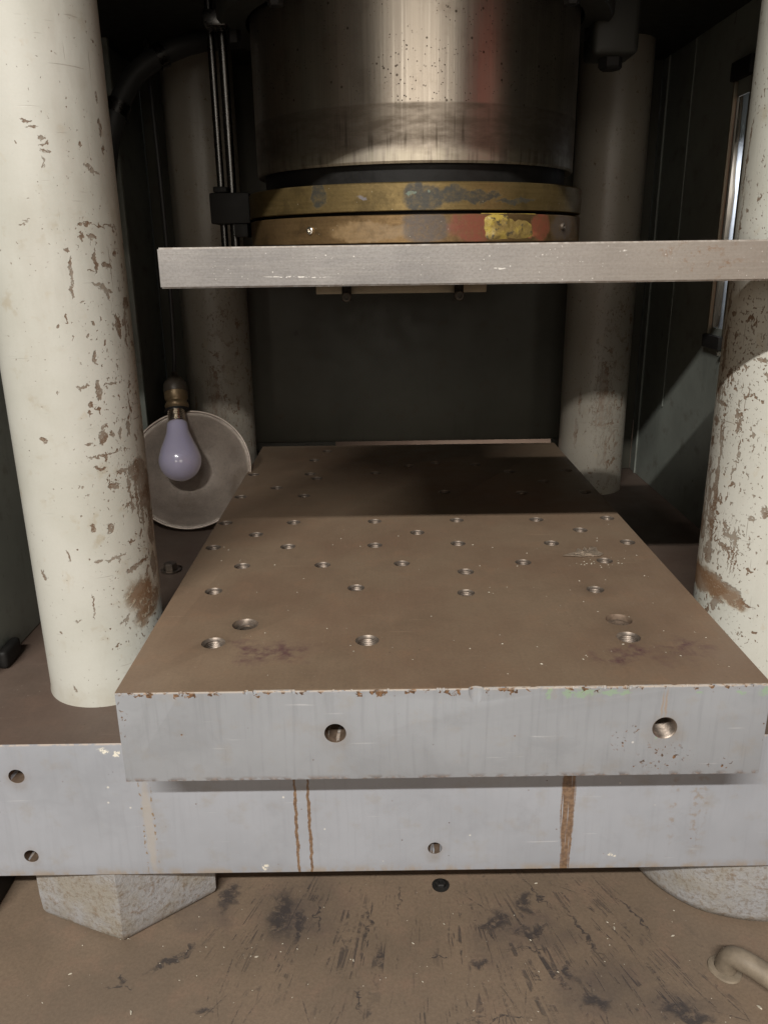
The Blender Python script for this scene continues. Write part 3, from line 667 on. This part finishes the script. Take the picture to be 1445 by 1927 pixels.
# head casting and gland flange above
b = BM(); box(b, -.52, .62, .640, 1.75, .999, 1.32, .004); obj("press_head", b, M_HEAD, press)
b = BM(); lathe(b, [(.206, .950), (.206, .942), (.236, .940), (.240, .945), (.240, .9995)], .045, 1.13, 0, 96, cap0=False, cap1=False)
fl = obj("gland_flange", b, M_HEAD, press, cyl=(.045, 1.13, .24))
for k in range(8):
    a = -math.pi/2+.03+k*math.pi/4
    b = BM(); lathe(b, [(.0075, .927), (.0085, .929), (.0085, .941)], .045+.222*math.cos(a), 1.13+.222*math.sin(a), 0, 6)
    obj("flange_bolt", b, M_BLACK, fl, smooth=20)
# dark block and bolt heads hanging below the head, upper right and upper left
b = BM(); box(b, .262, .318, 1.10, 1.16, .905, .9995, .008, 0, 3); o = obj("stop_block", b, M_HEAD, press)
b = BM(); lathe(b, [(.012, .892), (.015, .895), (.015, .906)], .290, 1.125, 0, 6); obj("stop_bolt", b, M_BLACK, o, smooth=20)
b = BM(); box(b, -.207, -.180, 1.085, 1.115, .938, .956, .003); o = obj("rod_nut", b, M_CHROME, press); 
# bolts on the slab top between the columns
def hexbolt(x, y, z, r, h, name, parent, label=None):
    b = BM(); lathe(b, [(r*1.45, z+.0004), (r*1.5, z+.003), (r*1.02, z+.0032)], x, y, 0, 24, cap0=False, cap1=False)
    lathe(b, [(r, z+.003), (r, z+h-.001), (r*.86, z+h)], x, y, 0, 6)
    o = obj(name, b, M_SCREW, parent, smooth=25)
    if label: o["label"] = label
    return o
hexbolt(-.309, 1.075, SLT, .0095, .013, "slab_bolt", press)

# ------------------------------------------------------------------ guard panels round the press
pr = thing("side_panel", "green grey sheet panel on the right, half lit below a slanting shadow edge", "panel", (.51, 1.2, SLT))
SY0, SY1, SZ0, SZ1 = 1.222, 1.262, .562, .882
for a in ((.86, SY0, SLT+.0006, 0.9985), (SY1, 1.606, SLT+.0006, 0.9985), (SY0+.0002, SY1-.0002, SLT+.0006, SZ0), (SY0+.0002, SY1-.0002, SZ1, 0.9985)):
    b = BM(); box(b, .510, .5125, *a); obj("panel_sheet", b, M_PANEL, pr)
b = BM(); box(b, .506, .5095, 1.566, 1.570, SLT+.001, .9980, .001); obj("panel_rib", b, M_PANEL, pr)
b = BM(); box(b, .5075, .5095, 1.444, 1.447, SLT+.16, .9980, .0008); obj("panel_rib", b, M_PANEL, pr)
b = BM(); box(b, .5035, .5096, SY1+.001, SY1+.006, SZ0-.01, SZ1+.02, .001); st = obj("slot_frame", b, M_KEY, pr); st["label"] = "pale edge strip of the tall slot beside the near right column"
b = BM(); box(b, .5080, .5098, SY0-.010, SY0-.001, SZ0-.01, SZ1+.02, .001); obj("slot_frame", b, M_KEY, pr)
b = BM(); box(b, .500, .5094, SY0-.012, SY1+.012, SZ0-.030, SZ0-.0105, .002); obj("slot_bracket", b, M_BLACK, pr)
b = BM(); box(b, .500, .5094, SY0-.012, SY1+.012, SZ1+.0205, SZ1+.045, .002); obj("slot_bracket", b, M_BLACK, pr)
b = BM(); lathe(b, [(.0035, 0), (.0035, -.004)], .502, SY0-.012, .528, 10, 'y'); obj("slot_screw", b, M_BRIGHT, pr)
ow = thing("added_board", "pale bluish board seen lit through the tall slot in the right panel", "board", (.60, 1.5, .30))
b = BM(); box(b, .600, .612, 1.30, 1.80, .30, 1.05, .001); obj("board_sheet", b, M_WHITE, ow)  # added board that gives the tall slot its bright strip
b = BM()
n = 40; pl_ = []
for k in range(n+1): pl_.append((1.455+random.uniform(-.003, .003)+(.006 if k > 26 else 0), .305+.74*k/n))
a_ = [b.verts.new((.5955, y, z)) for y, z in pl_]; c_ = [b.verts.new((.5955, 1.79, z)) for y, z in pl_]
a2 = [b.verts.new((.5992, y, z)) for y, z in pl_]; c2_ = [b.verts.new((.5992, 1.79, z)) for y, z in pl_]
for k in range(n):
    b.faces.new((a_[k], a_[k+1], c_[k+1], c_[k])); b.faces.new((a2[k], c2_[k], c2_[k+1], a2[k+1])); b.faces.new((a_[k], a2[k], a2[k+1], a_[k+1]))
obj("added_edge_mask", b, M_PIPE, ow, smooth=0)  # added sheet; its ragged edge trims the bright strip in the slot
area("added_board_lamp", (.535, 1.46, .80), (.60, 1.46, .72), .30, .05, .40, (.88, .93, 1.0))  # unseen lamp added close behind the panel to light the board

pl = thing("side_panel", "dark sheet panel at the left edge behind the near left column", "panel", (-.43, 1.2, SLT))
b = BM(); box(b, -.446, -.430, .765, 1.606, SLT+.0006, 0.9985, .002); obj("panel_sheet", b, M_PANEL, pl)
b = BM(); box(b, -.4295, -.418, .790, .83, SLT+.0006, SLT+.022, .005, 0, 3); obj("panel_foot", b, M_BLACK, pl)
b = BM(); box(b, -.4295, -.417, 1.40, 1.412, SLT+.001, 1.018, .002); obj("panel_rib", b, M_PANEL, pl)

pb = thing("back_panel", "dark sheet panel closing the rear of the press", "panel", (.045, 1.6, SLT))
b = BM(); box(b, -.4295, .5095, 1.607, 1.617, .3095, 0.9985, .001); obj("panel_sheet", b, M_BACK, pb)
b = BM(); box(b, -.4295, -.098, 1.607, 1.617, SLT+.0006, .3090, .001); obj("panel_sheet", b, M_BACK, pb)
b = BM(); box(b, .345, .5095, 1.607, 1.617, SLT+.0006, .3090, .001); obj("panel_sheet", b, M_BACK, pb)  # slot left between them, invented for the bright strip at the back

# ------------------------------------------------------------------ bolster plate
BX0, BX1, BY0, BY1, BZ0, BZ1 = -.2271, .3215, .5885, 1.475, .2450, .3330
bol = thing("bolster_plate", "thick brown steel plate full of threaded holes with a blue grey painted front edge", "bolster plate", (.047, .5885, BZ0))
b = BM(); box(b, BX0, BX1, BY0, BY1, BZ0, BZ1, .0016, 0, 2)
body = obj("plate_body", b, [M_BOLF, M_BOLT_TOP], None)
HS = [(-.1224, 1.0262), (-.0131, 1.0262), (.0976, 1.0262), (.2049, 1.0240), (.301, 1.0262), (-.1664, .979), (.0424, .9785), (.2535, .9795),
 (-.2125, .9330), (-.12, .9325), (-.0122, .933), (.0912, .9355), (.2066, .932), (.3009, .932), (-.2147, 1.0277), (-.1664, .8698), (-.0727, .8697), (.0197, .8708),
 (.0914, .8430), (.161, .8694), (.2563, .8708), (-.1854, .7975), (-.0317, .8012), (.0858, .7840), (.2243, .7880),
 (-.2137, 1.2748), (-.2146, 1.149), (-.1661, 1.1945), (-.1207, 1.2735), (-.108, 1.246), (-.12, 1.1497), (-.121, 1.365), (-.1026, 1.4307), (-.0139, 1.2743),
 (.0435, 1.3158), (.09, 1.335), (.156, 1.32), (.2511, 1.21), (.2066, 1.15), (.3009, 1.149), (.0912, 1.16), (.2066, 1.272), (.301, 1.274)]
BIG = [(-.1616, .6765), (-.0176, .6775), (.2271, .6768)]
CB = [(-.1379, .7149), (.2287, .7141)]
FH = [(-.0441, .2913, .0093), (.2352, .2921, .0106)]
cut = BM(); rs, rb_, rc = .0094, .0112, .0128
for x, y in HS: lathe(cut, [(rs, BZ1+.01), (rs, BZ1-.03)], x, y, 0, 28)
for x, y in BIG: lathe(cut, [(rb_, BZ1+.01), (rb_, BZ1-.034)], x, y, 0, 32)
for x, y in CB: lathe(cut, [(rc, BZ1+.01), (rc, BZ1-.018)], x, y, 0, 32)
for x, z, r in FH: lathe(cut, [(r, -.01), (r, .05)], x, BY0, z, 32, 'y')
# the gouge and small nicks along the front edge
lathe(cut, [(.0005, -.020), (.0045, -.014), (.0078, -.004), (.0085, .004), (.0078, .010)], .0745, BY0-.0048, .3305, 20)
for _ in range(26):
    x = random.uniform(BX0+.01, BX1-.01); r = random.uniform(.0007, .0020)
    lathe(cut, [(.0003, -r*1.6), (r*.8, -r*.8), (r, 0), (r*.8, r*.8), (.0003, r*1.6)], x, BY0+random.uniform(-.0003, .0006), BZ1+random.uniform(-.0008, .0004), 8)
bool_cut(body, cut)
for p in body.data.polygons:
    c = p.center
    p.material_index = 1 if (p.normal.z > .75 and c.z > BZ1-.0010 and c.y > BY0+.0008) else 0
    if p.normal.z <= .75 and c.y > BY0+.003 and c.z > BZ0+.002 and BX0+.003 < c.x < BX1-.003 and not (abs(c.x-.0745) < .012 and c.z > .308 and c.y < BY0+.012): p.material_index = 1
body.data.transform(Matrix.Translation(-bol.location)); body.parent = bol
setuv(body.data, None, None, bol.location); body.data.shade_smooth(); body.data.set_sharp_from_angle(angle=R(28))

def thread_profile(rout, rin, depth, ch):
    prof = [(rout*.998, -.0002), (rin+.0009, -ch)]; h = ch+.0005; k = 0
    while h < depth: prof.append((rin+(.0009 if k % 2 else 0), -h)); h += .00095; k += 1
    prof.append((rin*.9, -depth)); return prof
b = BM(); lathe(b, thread_profile(.0094, .0073, .026, .0016), 0, 0, 0, 28, cap0=False, cap1=True)
bmesh.ops.reverse_faces(b, faces=b.faces)
tmpl = obj("threaded_hole", b, M_THREAD, None, smooth=25, recalc=False)
b = BM(); lathe(b, thread_profile(.0112, .0086, .031, .0022), 0, 0, 0, 32, cap0=False, cap1=True)
bmesh.ops.reverse_faces(b, faces=b.faces)
tmplb = obj("threaded_hole", b, M_THREAD, None, smooth=25, recalc=False)
b = BM(); lathe(b, thread_profile(.0094, .0073, .0075, .0016), 0, 0, 0, 28, cap0=False, cap1=False)
lathe(b, [(.0073, -.0068), (.004, -.0058), (.0005, -.0052)], 0, 0, 0, 20, cap0=False, cap1=True, mi=1)
bmesh.ops.reverse_faces(b, faces=b.faces)
tmpld = obj("threaded_hole", b, [M_THREAD, M_DIRT], None, smooth=25, recalc=False)
first = True
clogged = {1, 2, 10, 16, 17, 22, 18, 23, 20}
for i, (x, y) in enumerate(HS+BIG):
    src = tmplb if i >= len(HS) else (tmpld if i in clogged else tmpl)
    o = copy_obj(src, bol); o.location = Vector((x, y, BZ1))-Vector(bol.location)
    o.rotation_euler.z = random.uniform(0, 6)
for t_ in (tmpl, tmplb, tmpld): bpy.data.objects.remove(t_)
for i, (x, y) in enumerate(CB):
    b = BM(); lathe(b, [(.01278, BZ1-.0002), (.0118, BZ1-.0022), (.0116, BZ1-.0135), (.001, BZ1-.014)], x, y, 0, 32, cap0=False, cap1=True)
    bmesh.ops.reverse_faces(b, faces=b.faces)
    obj("counterbore", b, M_THREAD if i == 0 else M_HOLE, bol, smooth=25, recalc=False)
    b = BM(); z = BZ1-.0138
    if i == 0: lathe(b, [(.0098, z), (.0098, z+.0078), (.0090, z+.0086), (.0055, z+.0086), (.0052, z+.003)], x, y, 0, 6 if False else 24, cap1=True)
    else: lathe(b, [(.0112, z), (.0108, z+.0088), (.006, z+.0098), (.0045, z+.0090), (.0042, z+.0078)], x, y, 0, 24, cap1=True)
    o = obj("socket_screw", b, M_SCREW if i == 0 else M_DIRT, bol, smooth=30)
    if i: o["label"] = "dirt filled screw head"
bore("front_hole", FH[0][0], BY0, FH[0][1], FH[0][2], .040, bol, True)
bore("front_hole", FH[1][0], BY0, FH[1][1], FH[1][2], .042, bol, False, M_THREAD, True)

# ------------------------------------------------------------------ ram with its brass collars
RC = (.045, 1.13)
ram = thing("press_ram", "large scored steel ram with two tarnished brass collars at its foot", "ram", (RC[0], RC[1], .686))
b = BM(); lathe(b, [(.196, .7715), (.2000, .7695), (.2015, .772), (.2015, .80), (.2015, .83), (.2015, .9982)], *RC, 0, 160)
obj("ram_body", b, M_RAM, ram, cyl=(*RC, .2015), smooth=30)
b = BM(); lathe(b, [(.192, .749), (.192, .772)], *RC, 0, 128); obj("seal_groove", b, M_SEAL, ram, cyl=(*RC, .19))
b = BM(); lathe(b, [(.200, .7212), (.2135, .7212), (.2142, .7219), (.2142, .7488), (.2130, .7500), (.191, .7500)], *RC, 0, 160)
c1 = obj("brass_collar", b, M_RING1, ram, cyl=(*RC, .214), smooth=30); c1["label"] = "upper collar with grey-green smears"
b = BM(); lathe(b, [(.208, .6885), (.2130, .6885), (.2137, .6892), (.2137, .7166), (.2130, .7174), (.198, .7174)], *RC, 0, 160)
c2 = obj("brass_collar", b, M_RING2, ram, cyl=(*RC, .214), smooth=30); c2["label"] = "lower collar with red paint and yellow grease"
b = BM(); lathe(b, [(.199, .7170), (.199, .7216)], *RC, 0, 96); obj("collar_gap", b, M_SEAL, ram, cyl=(*RC, .2))
def radial_screw(u, z, r, parent, mat):
    a = u/.214; d = Vector((math.sin(a), -math.cos(a), 0)); p = Vector((RC[0], RC[1], z))+d*.2137
    b = BM(); lathe(b, [(r, 0), (r, -.0018), (r*.8, -.0026), (r*.45, -.0026), (r*.40, -.0008)], 0, 0, 0, 14, 'y')
    b.transform(Matrix.Translation(p) @ Matrix.Rotation(a, 4, 'Z'))
    obj("grub_screw", b, mat, parent, smooth=30)
radial_screw(-.1319, .7032, .0042, c2, M_BRIGHT); radial_screw(.195, .7051, .0042, c2, M_SCREW)
# lump of yellow grease on the lower collar
b = BM(); NU, NV = 44, 18; g = []
from mathutils import noise as mn
for i in range(NU+1):
    row = []
    for j in range(NV+1):
        s, t = i/NU, j/NV
        u = .066+.075*s; z = .6895+.0285*t
        e = min(s, 1-s)*5; e2 = min(t, 1-t)*5
        k = min(1, e)*min(1, e2)
        n = mn.noise(Vector((u*60, z*80, 0)))*.5+mn.noise(Vector((u*170, z*190, 3)))*.3
        cov = (1 if s < .45 else (1-abs(t-.35+.3*(s-.5))*1.6))
        h = max(-.0012, k*cov*(.0030+.0030*n)-.0009)
        a = u/.214; rr = .2137+h
        row.append(b.verts.new((RC[0]+rr*math.sin(a), RC[1]-rr*math.cos(a), z-(.002*max(0, n) if t < .3 else 0))))
    g.append(row)
for i in range(NU):
    for j in range(NV): b.faces.new((g[i][j], g[i+1][j], g[i+1][j+1], g[i][j+1]))
o = obj("grease_lump", b, M_GREASE, c2, smooth=80)

# ------------------------------------------------------------------ platen
PX0, PX1, PY0, PZ0, PZ1 = -.1735, .47, .655, .6543, .6849
pla = thing("platen_plate", "long flat bare steel plate held under the ram in front of the right column", "plate", (.15, .655, PZ0))
b = BM()
prism(b, [(PX0, PY0), (PX1, PY0), (PX1, .7125), (.322, .7125), (.322, .905), (.19, .905), (.19, .995), (PX0, .995)], PZ0, PZ1)
es = [e for e in b.edges]
bmesh.ops.bevel(b, geom=es, offset=.0011, segments=2, affect='EDGES')
obj("plate_body", b, M_PLATEN, pla, smooth=30)
b = BM(); box(b, -.0655, .1060, .835, .90, .6395, PZ0-.0004, .0012); kb = obj("key_strip", b, M_KEY, pla)
for x in (-.0345, .0775):
    b = BM(); lathe(b, [(.0040, .6330), (.0046, .6337), (.0046, .640), (.0046, .6540)], x, .828, 0, 14)
    obj("hanging_bolt", b, M_BLACK, pla, smooth=30)
    b = BM(); lathe(b, [(.0048, .0), (.0048, -.003), (.0040, -.0038), (.0026, -.0038), (.0024, -.0008)], x, .8235, .6372, 14, 'y')
    obj("bolt_head", b, M_BSCREW, pla, smooth=30)

# ------------------------------------------------------------------ stroke rods with clamp, left of the ram
rod = thing("stroke_rods", "pair of thin steel rods with a black clamp block left of the ram", "guide rods", (-.20, 1.13, .686))
for x, r, y in ((-.2075, .0048, 1.13), (-.1925, .0058, 1.125)):
    b = BM(); lathe(b, [(r, .686), (r, 0.9985)], x, y, 0, 24); obj("rod", b, M_CHROME, rod)
b = BM(); box(b, -.2195, -.168, 1.105, 1.15, .7165, .7545, .003); k = obj("clamp_block", b, M_BLACK, rod)
b = BM(); box(b, -.2145, -.197, 1.108, 1.147, .7547, .762, .002); obj("clamp_cap", b, M_BLACK, k)
b = BM(); box(b, -.190, -.172, 1.105, 1.145, .700, .7163, .002); obj("clamp_foot", b, M_BLACK, k)

# ------------------------------------------------------------------ hose at the upper left
hose = thing("hydraulic_hose", "thick grey hose curving through the dark beside the far left column", "hose", (-.36, 1.36, .87))
pts = spline([(-.418, 1.30, .70), (-.412, 1.31, .80), (-.395, 1.32, .872), (-.365, 1.335, .930), (-.325, 1.35, .962), (-.27, 1.37, .985), (-.20, 1.41, 0.9985)], 8)
b = BM(); tube(b, pts, .0155, 18); obj("hose_tube", b, M_HOSE, hose)
for a, c in ((17, 19), (31, 33)):
    b = BM(); tube(b, pts[a:c+1], .0182, 18); obj("hose_clip", b, M_CHROME, hose)

# ------------------------------------------------------------------ work lamp
lamp = thing("work_lamp", "round dented metal reflector lamp with a pale blue bulb leaning beside the plate", "lamp", (-.322, 1.288, .3405), rot=(R(-30), 0, R(4)))
# local: x right, -y towards the viewer (opening), z along the leaning dish
b = BM()
prof = [(.0995, -.0005), (.1010, .0010), (.1005, .0028), (.098, .0020), (.093, .0040), (.078, .0150), (.066, .0232), (.0640, .0240), (.062, .0250), (.058, .0276), (.040, .0340), (.020, .0360), (.0012, .0366)]
lathe(b, prof, 0, 0, 0, 96, 'y', cap0=False, cap1=True)
bmesh.ops.solidify(b, geom=list(b.faces), thickness=.0011)
sh = obj("lamp_shade", b, M_SHADE, lamp, local=True, smooth=50)
b = BM(); tube(b, [(.1005*math.cos(2*math.pi*i/96), .0006, .1005*math.sin(2*math.pi*i/96)) for i in range(97)], .0017, 10, False)
obj("rim_bead", b, M_SHADE, sh, local=True)
# bulb hangs along the dish; tilted a little
def along(prof, o0, ang, segs, name, mat, parent, cap0=True, cap1=True):
    b = BM(); lathe(b, prof, 0, 0, 0, segs, 'z', cap0, cap1)
    b.transform(Matrix.Translation(o0) @ Matrix.Rotation(ang, 4, 'Y'))
    return obj(name, b, mat, parent, local=True, smooth=50)
O0 = Vector((-.0135, -.010, .012)); AN = -.08
bp = []
Rb = .0345
for i in range(15):
    a = -math.pi/2+math.pi*.5*i/14*1.22
    bp.append((max(.0004, Rb*math.cos(a)), Rb*math.sin(a)))
bp += [(.0310, .0175), (.0275, .0265), (.0235, .0360), (.0200, .0450), (.0180, .0530), (.0172, .0590), (.0168, .0640), (.0150, .0665), (.0135, .0672)]
bp = [q for k, q in enumerate(bp) if k < 15 or q[1] > bp[14][1]+.001]
bulb = along(bp, O0, AN, 48, "light_bulb", M_BULB, lamp)
th = []
h = .0668
while h < .086: th += [(.0128, h), (.0142, h+.0011), (.0142, h+.0018)]; h += .0030
along(th, O0, AN, 32, "bulb_base", M_LBASE, bulb)
sk = along([(.0135, .0850), (.0155, .0855), (.0155, .0930), (.0185, .0960), (.0200, .1000), (.0185, .1040), (.0165, .1065), (.0175, .1100), (.0195, .1130), (.0195, .1230)], O0+Vector((0, .012, 0)), AN, 40, "lamp_socket", M_BRASSF, lamp)
along([(.0200, .1232), (.0205, .1300), (.0190, .1400), (.0130, .1480), (.0060, .1530), (.0050, .1600)], O0+Vector((0, .012, 0)), AN, 40, "socket_cap", M_SOCKCAP, sk)
along([(.0150, .082), (.0215, .0835), (.0215, .0875), (.0150, .089)], O0+Vector((0, .010, .004)), AN, 32, "shade_neck", M_BLACK, sh)
Mw = Matrix.Translation(lamp.location) @ lamp.rotation_euler.to_matrix().to_4x4()
top = Mw @ (O0+Vector((0, .012, 0))+Matrix.Rotation(AN, 3, 'Y') @ Vector((0, 0, .158)))
wpts = spline([top, top+Vector((0, .012, .035)), (-.354, 1.395, .62), (-.352, 1.392, .75), (-.356, 1.40, .90), (-.36, 1.41, 0.9985)], 8)
b = BM(); tube(b, [Mw.inverted() @ p for p in wpts], .0036, 10); obj("lamp_cord", b, M_CORD, lamp, local=True)

# ------------------------------------------------------------------ small things on floor and plate
hk = thing("bent_pipe", "dusty bent pipe end curling up from the floor at the right edge", "pipe", (.33, .60, 0))
pts = spline([(.331, .612, -.004), (.331, .611, .010), (.334, .606, .021), (.341, .598, .0245), (.352, .588, .0235), (.372, .566, .021), (.41, .52, .018)], 8)
b = BM(); tube(b, pts, .0105, 20); obj("pipe_tube", b, M_PIPE, hk)
b = BM(); lathe(b, [(.0165, .0003), (.0158, .0022), (.0105, .0030)], .331, .612, 0, 28, cap0=False, cap1=False, jit=lambda a, h: 1+.05*math.sin(3*a)); obj("pipe_collar", b, M_PIPE, hk)

fb = thing("floor_bolt", "small dark bolt head in the grimy floor just under the slab's front", "bolt", (.0575, .726, 0))
b = BM(); lathe(b, [(.0095, .0003), (.0098, .002), (.0060, .0024)], .0575, .726, 0, 20, cap0=False, cap1=False); obj("washer", b, M_BLACK, fb)
b = BM(); lathe(b, [(.0062, .0010), (.0062, .0050), (.0050, .0060), (.0028, .0060), (.0026, .0035)], .0575, .726, 0, 6); obj("bolt_head", b, M_BLACK, fb, smooth=20)

lg = thing("support_leg", "pale post standing on the floor at the far left edge below the slab", "leg", (-.42, .70, 0))
b = BM(); box(b, -.480, -.432, .690, .75, .030, SLB-.001, .002); obj("post", b, M_LEG, lg)
b = BM(); box(b, -.486, -.4285, .684, .756, .0006, .0298, .003); obj("post_foot", b, M_BLACK, lg)

# torn tape scrap and crumbs on the plate
sp = thing("tape_scrap", "torn scrap of grey tape stuck beside a hole on the brown plate", "scrap", (.235, .89, BZ1))
b = BM()
outl = [(.2095, .8850), (.221, .8935), (.229, .8985), (.234, .9110), (.2375, .9020), (.243, .9150), (.2465, .9050), (.252, .9165), (.2575, .9130), (.2555, .9000), (.2600, .8890), (.253, .8815), (.243, .8845), (.232, .8800), (.221, .8830)]
c0 = (.238, .893); nrings = 4; prev = [b.verts.new((x, y, BZ1+.0005+random.uniform(0, .0012))) for x, y in outl]
for k in range(1, nrings):
    f = 1-k/nrings
    ring = [b.verts.new((c0[0]+(x-c0[0])*f, c0[1]+(y-c0[1])*f, BZ1+.0008+random.uniform(0, .0016))) for x, y in outl]
    for i in range(len(outl)): b.faces.new((prev[i], prev[(i+1) % len(outl)], ring[(i+1) % len(outl)], ring[i]))
    prev = ring
b.faces.new(prev)
bmesh.ops.solidify(b, geom=list(b.faces), thickness=.0004)
obj("scrap_sheet", b, M_SCRAP, sp, smooth=0)

def crumbs(name, spots, size, mat, z, long=1.0):
    b = BM()
    for (x, y) in spots:
        r = random.uniform(*size); a = random.uniform(0, 6.28); L = r*random.uniform(1, long)
        ring = []
        for k in range(5):
            t = 2*math.pi*k/5; q = random.uniform(.7, 1.1)
            px, py = L*q*math.cos(t), r*q*math.sin(t)
            ring.append(b.verts.new((x+px*math.cos(a)-py*math.sin(a), y+px*math.sin(a)+py*math.cos(a), z+.0002)))
        t = b.verts.new((x, y, z+r*.8))
        for k in range(5): b.faces.new((ring[k], ring[(k+1) % 5], t))
        b.faces.new(ring[::-1])
    return obj(name, b, mat, smooth=0)
sp1 = [(random.gauss(.247, .016), random.gauss(.873, .010)) for _ in range(46)]+[(random.uniform(.1, .3), random.uniform(.6, .93)) for _ in range(40)]+[(random.uniform(-.2, .3), random.uniform(.6, 1.0)) for _ in range(40)]
def clear(p): return all((p[0]-x)**2+(p[1]-y)**2 > .0125**2 for x, y in HS+BIG+CB)
tag(crumbs("plate_crumbs", [p for p in sp1 if clear(p)], (.0004, .0011), M_CRUMB, BZ1, 1.8), "pale crumbs scattered on the brown plate", "crumbs", "stuff")
sp2 = [(random.uniform(-.34, .4), random.uniform(.48, .70)) for _ in range(120)]
tag(crumbs("floor_swarf", sp2, (.0003, .0008), M_CRUMB, 0, 2.4), "tiny pale metal chips strewn over the brown floor", "swarf", "stuff")
chips = [(-.3185, .6165, .0022, "pale chip on the floor below the left foot"), (-.1355, .634, .0022, "pale sliver on the scratched floor right of the dark smear"), (-.0374, .628, .0018, "pale sliver on the floor below the middle of the slab"), (.0235, .648, .0017, "tiny pale chip on the floor left of the floor bolt's smears"), (.165, .728, .0020, "white chip on the floor close under the slab's rusty wide drip"), (.2355, .664, .0026, "larger white sliver on the floor left of the round foot"), (.293, .653, .0022, "white sliver on the floor in front of the round foot"), (.3455, .5695, .0030, "pale sliver on the floor beside the bent pipe"), (-.245, .573, .003, "pale flat chip on the floor at the bottom left")]
base_me = None
for i, (x, y, r, lab) in enumerate(chips):
    if base_me is None:
        b = BM(); ring = [b.verts.new((math.cos(t)*q, math.sin(t)*.42*q, .08)) for t, q in zip([2*math.pi*k/7 for k in range(7)], (1, .8, .9, .7, 1.1, .8, .95))]
        ring2 = [b.verts.new((v.co.x*.8, v.co.y*.8, .34+.12*v.co.x)) for v in ring]
        for k in range(7): b.faces.new((ring[k], ring[(k+1) % 7], ring2[(k+1) % 7], ring2[k]))
        b.faces.new(ring2); b.faces.new(ring[::-1])
        o = obj("metal_chip", b, M_CRUMB, smooth=0); base_me = o.data
    else:
        o = bpy.data.objects.new("metal_chip", base_me); col.objects.link(o)
    o.location = (x, y, .0001); o.scale = (r, r, r); o.rotation_euler.z = random.uniform(0, 6.28)
    tag(o, lab, "metal chip", group="pale metal chips on the floor")

# unseen red post added right of the camera for the ram to mirror
rp = thing("added_red_post", "red round post added out of view right of the press, mirrored in the ram", "post", (2.6, -1.1, 0))
b = BM(); lathe(b, [(.42, .0006), (.42, .02), (.37, .03), (.37, 2.2)], 2.55, -1.1, 0, 32); obj("post_shaft", b, simple("red_post_paint", (.78, .06, .03), .5, 0, .2), rp)
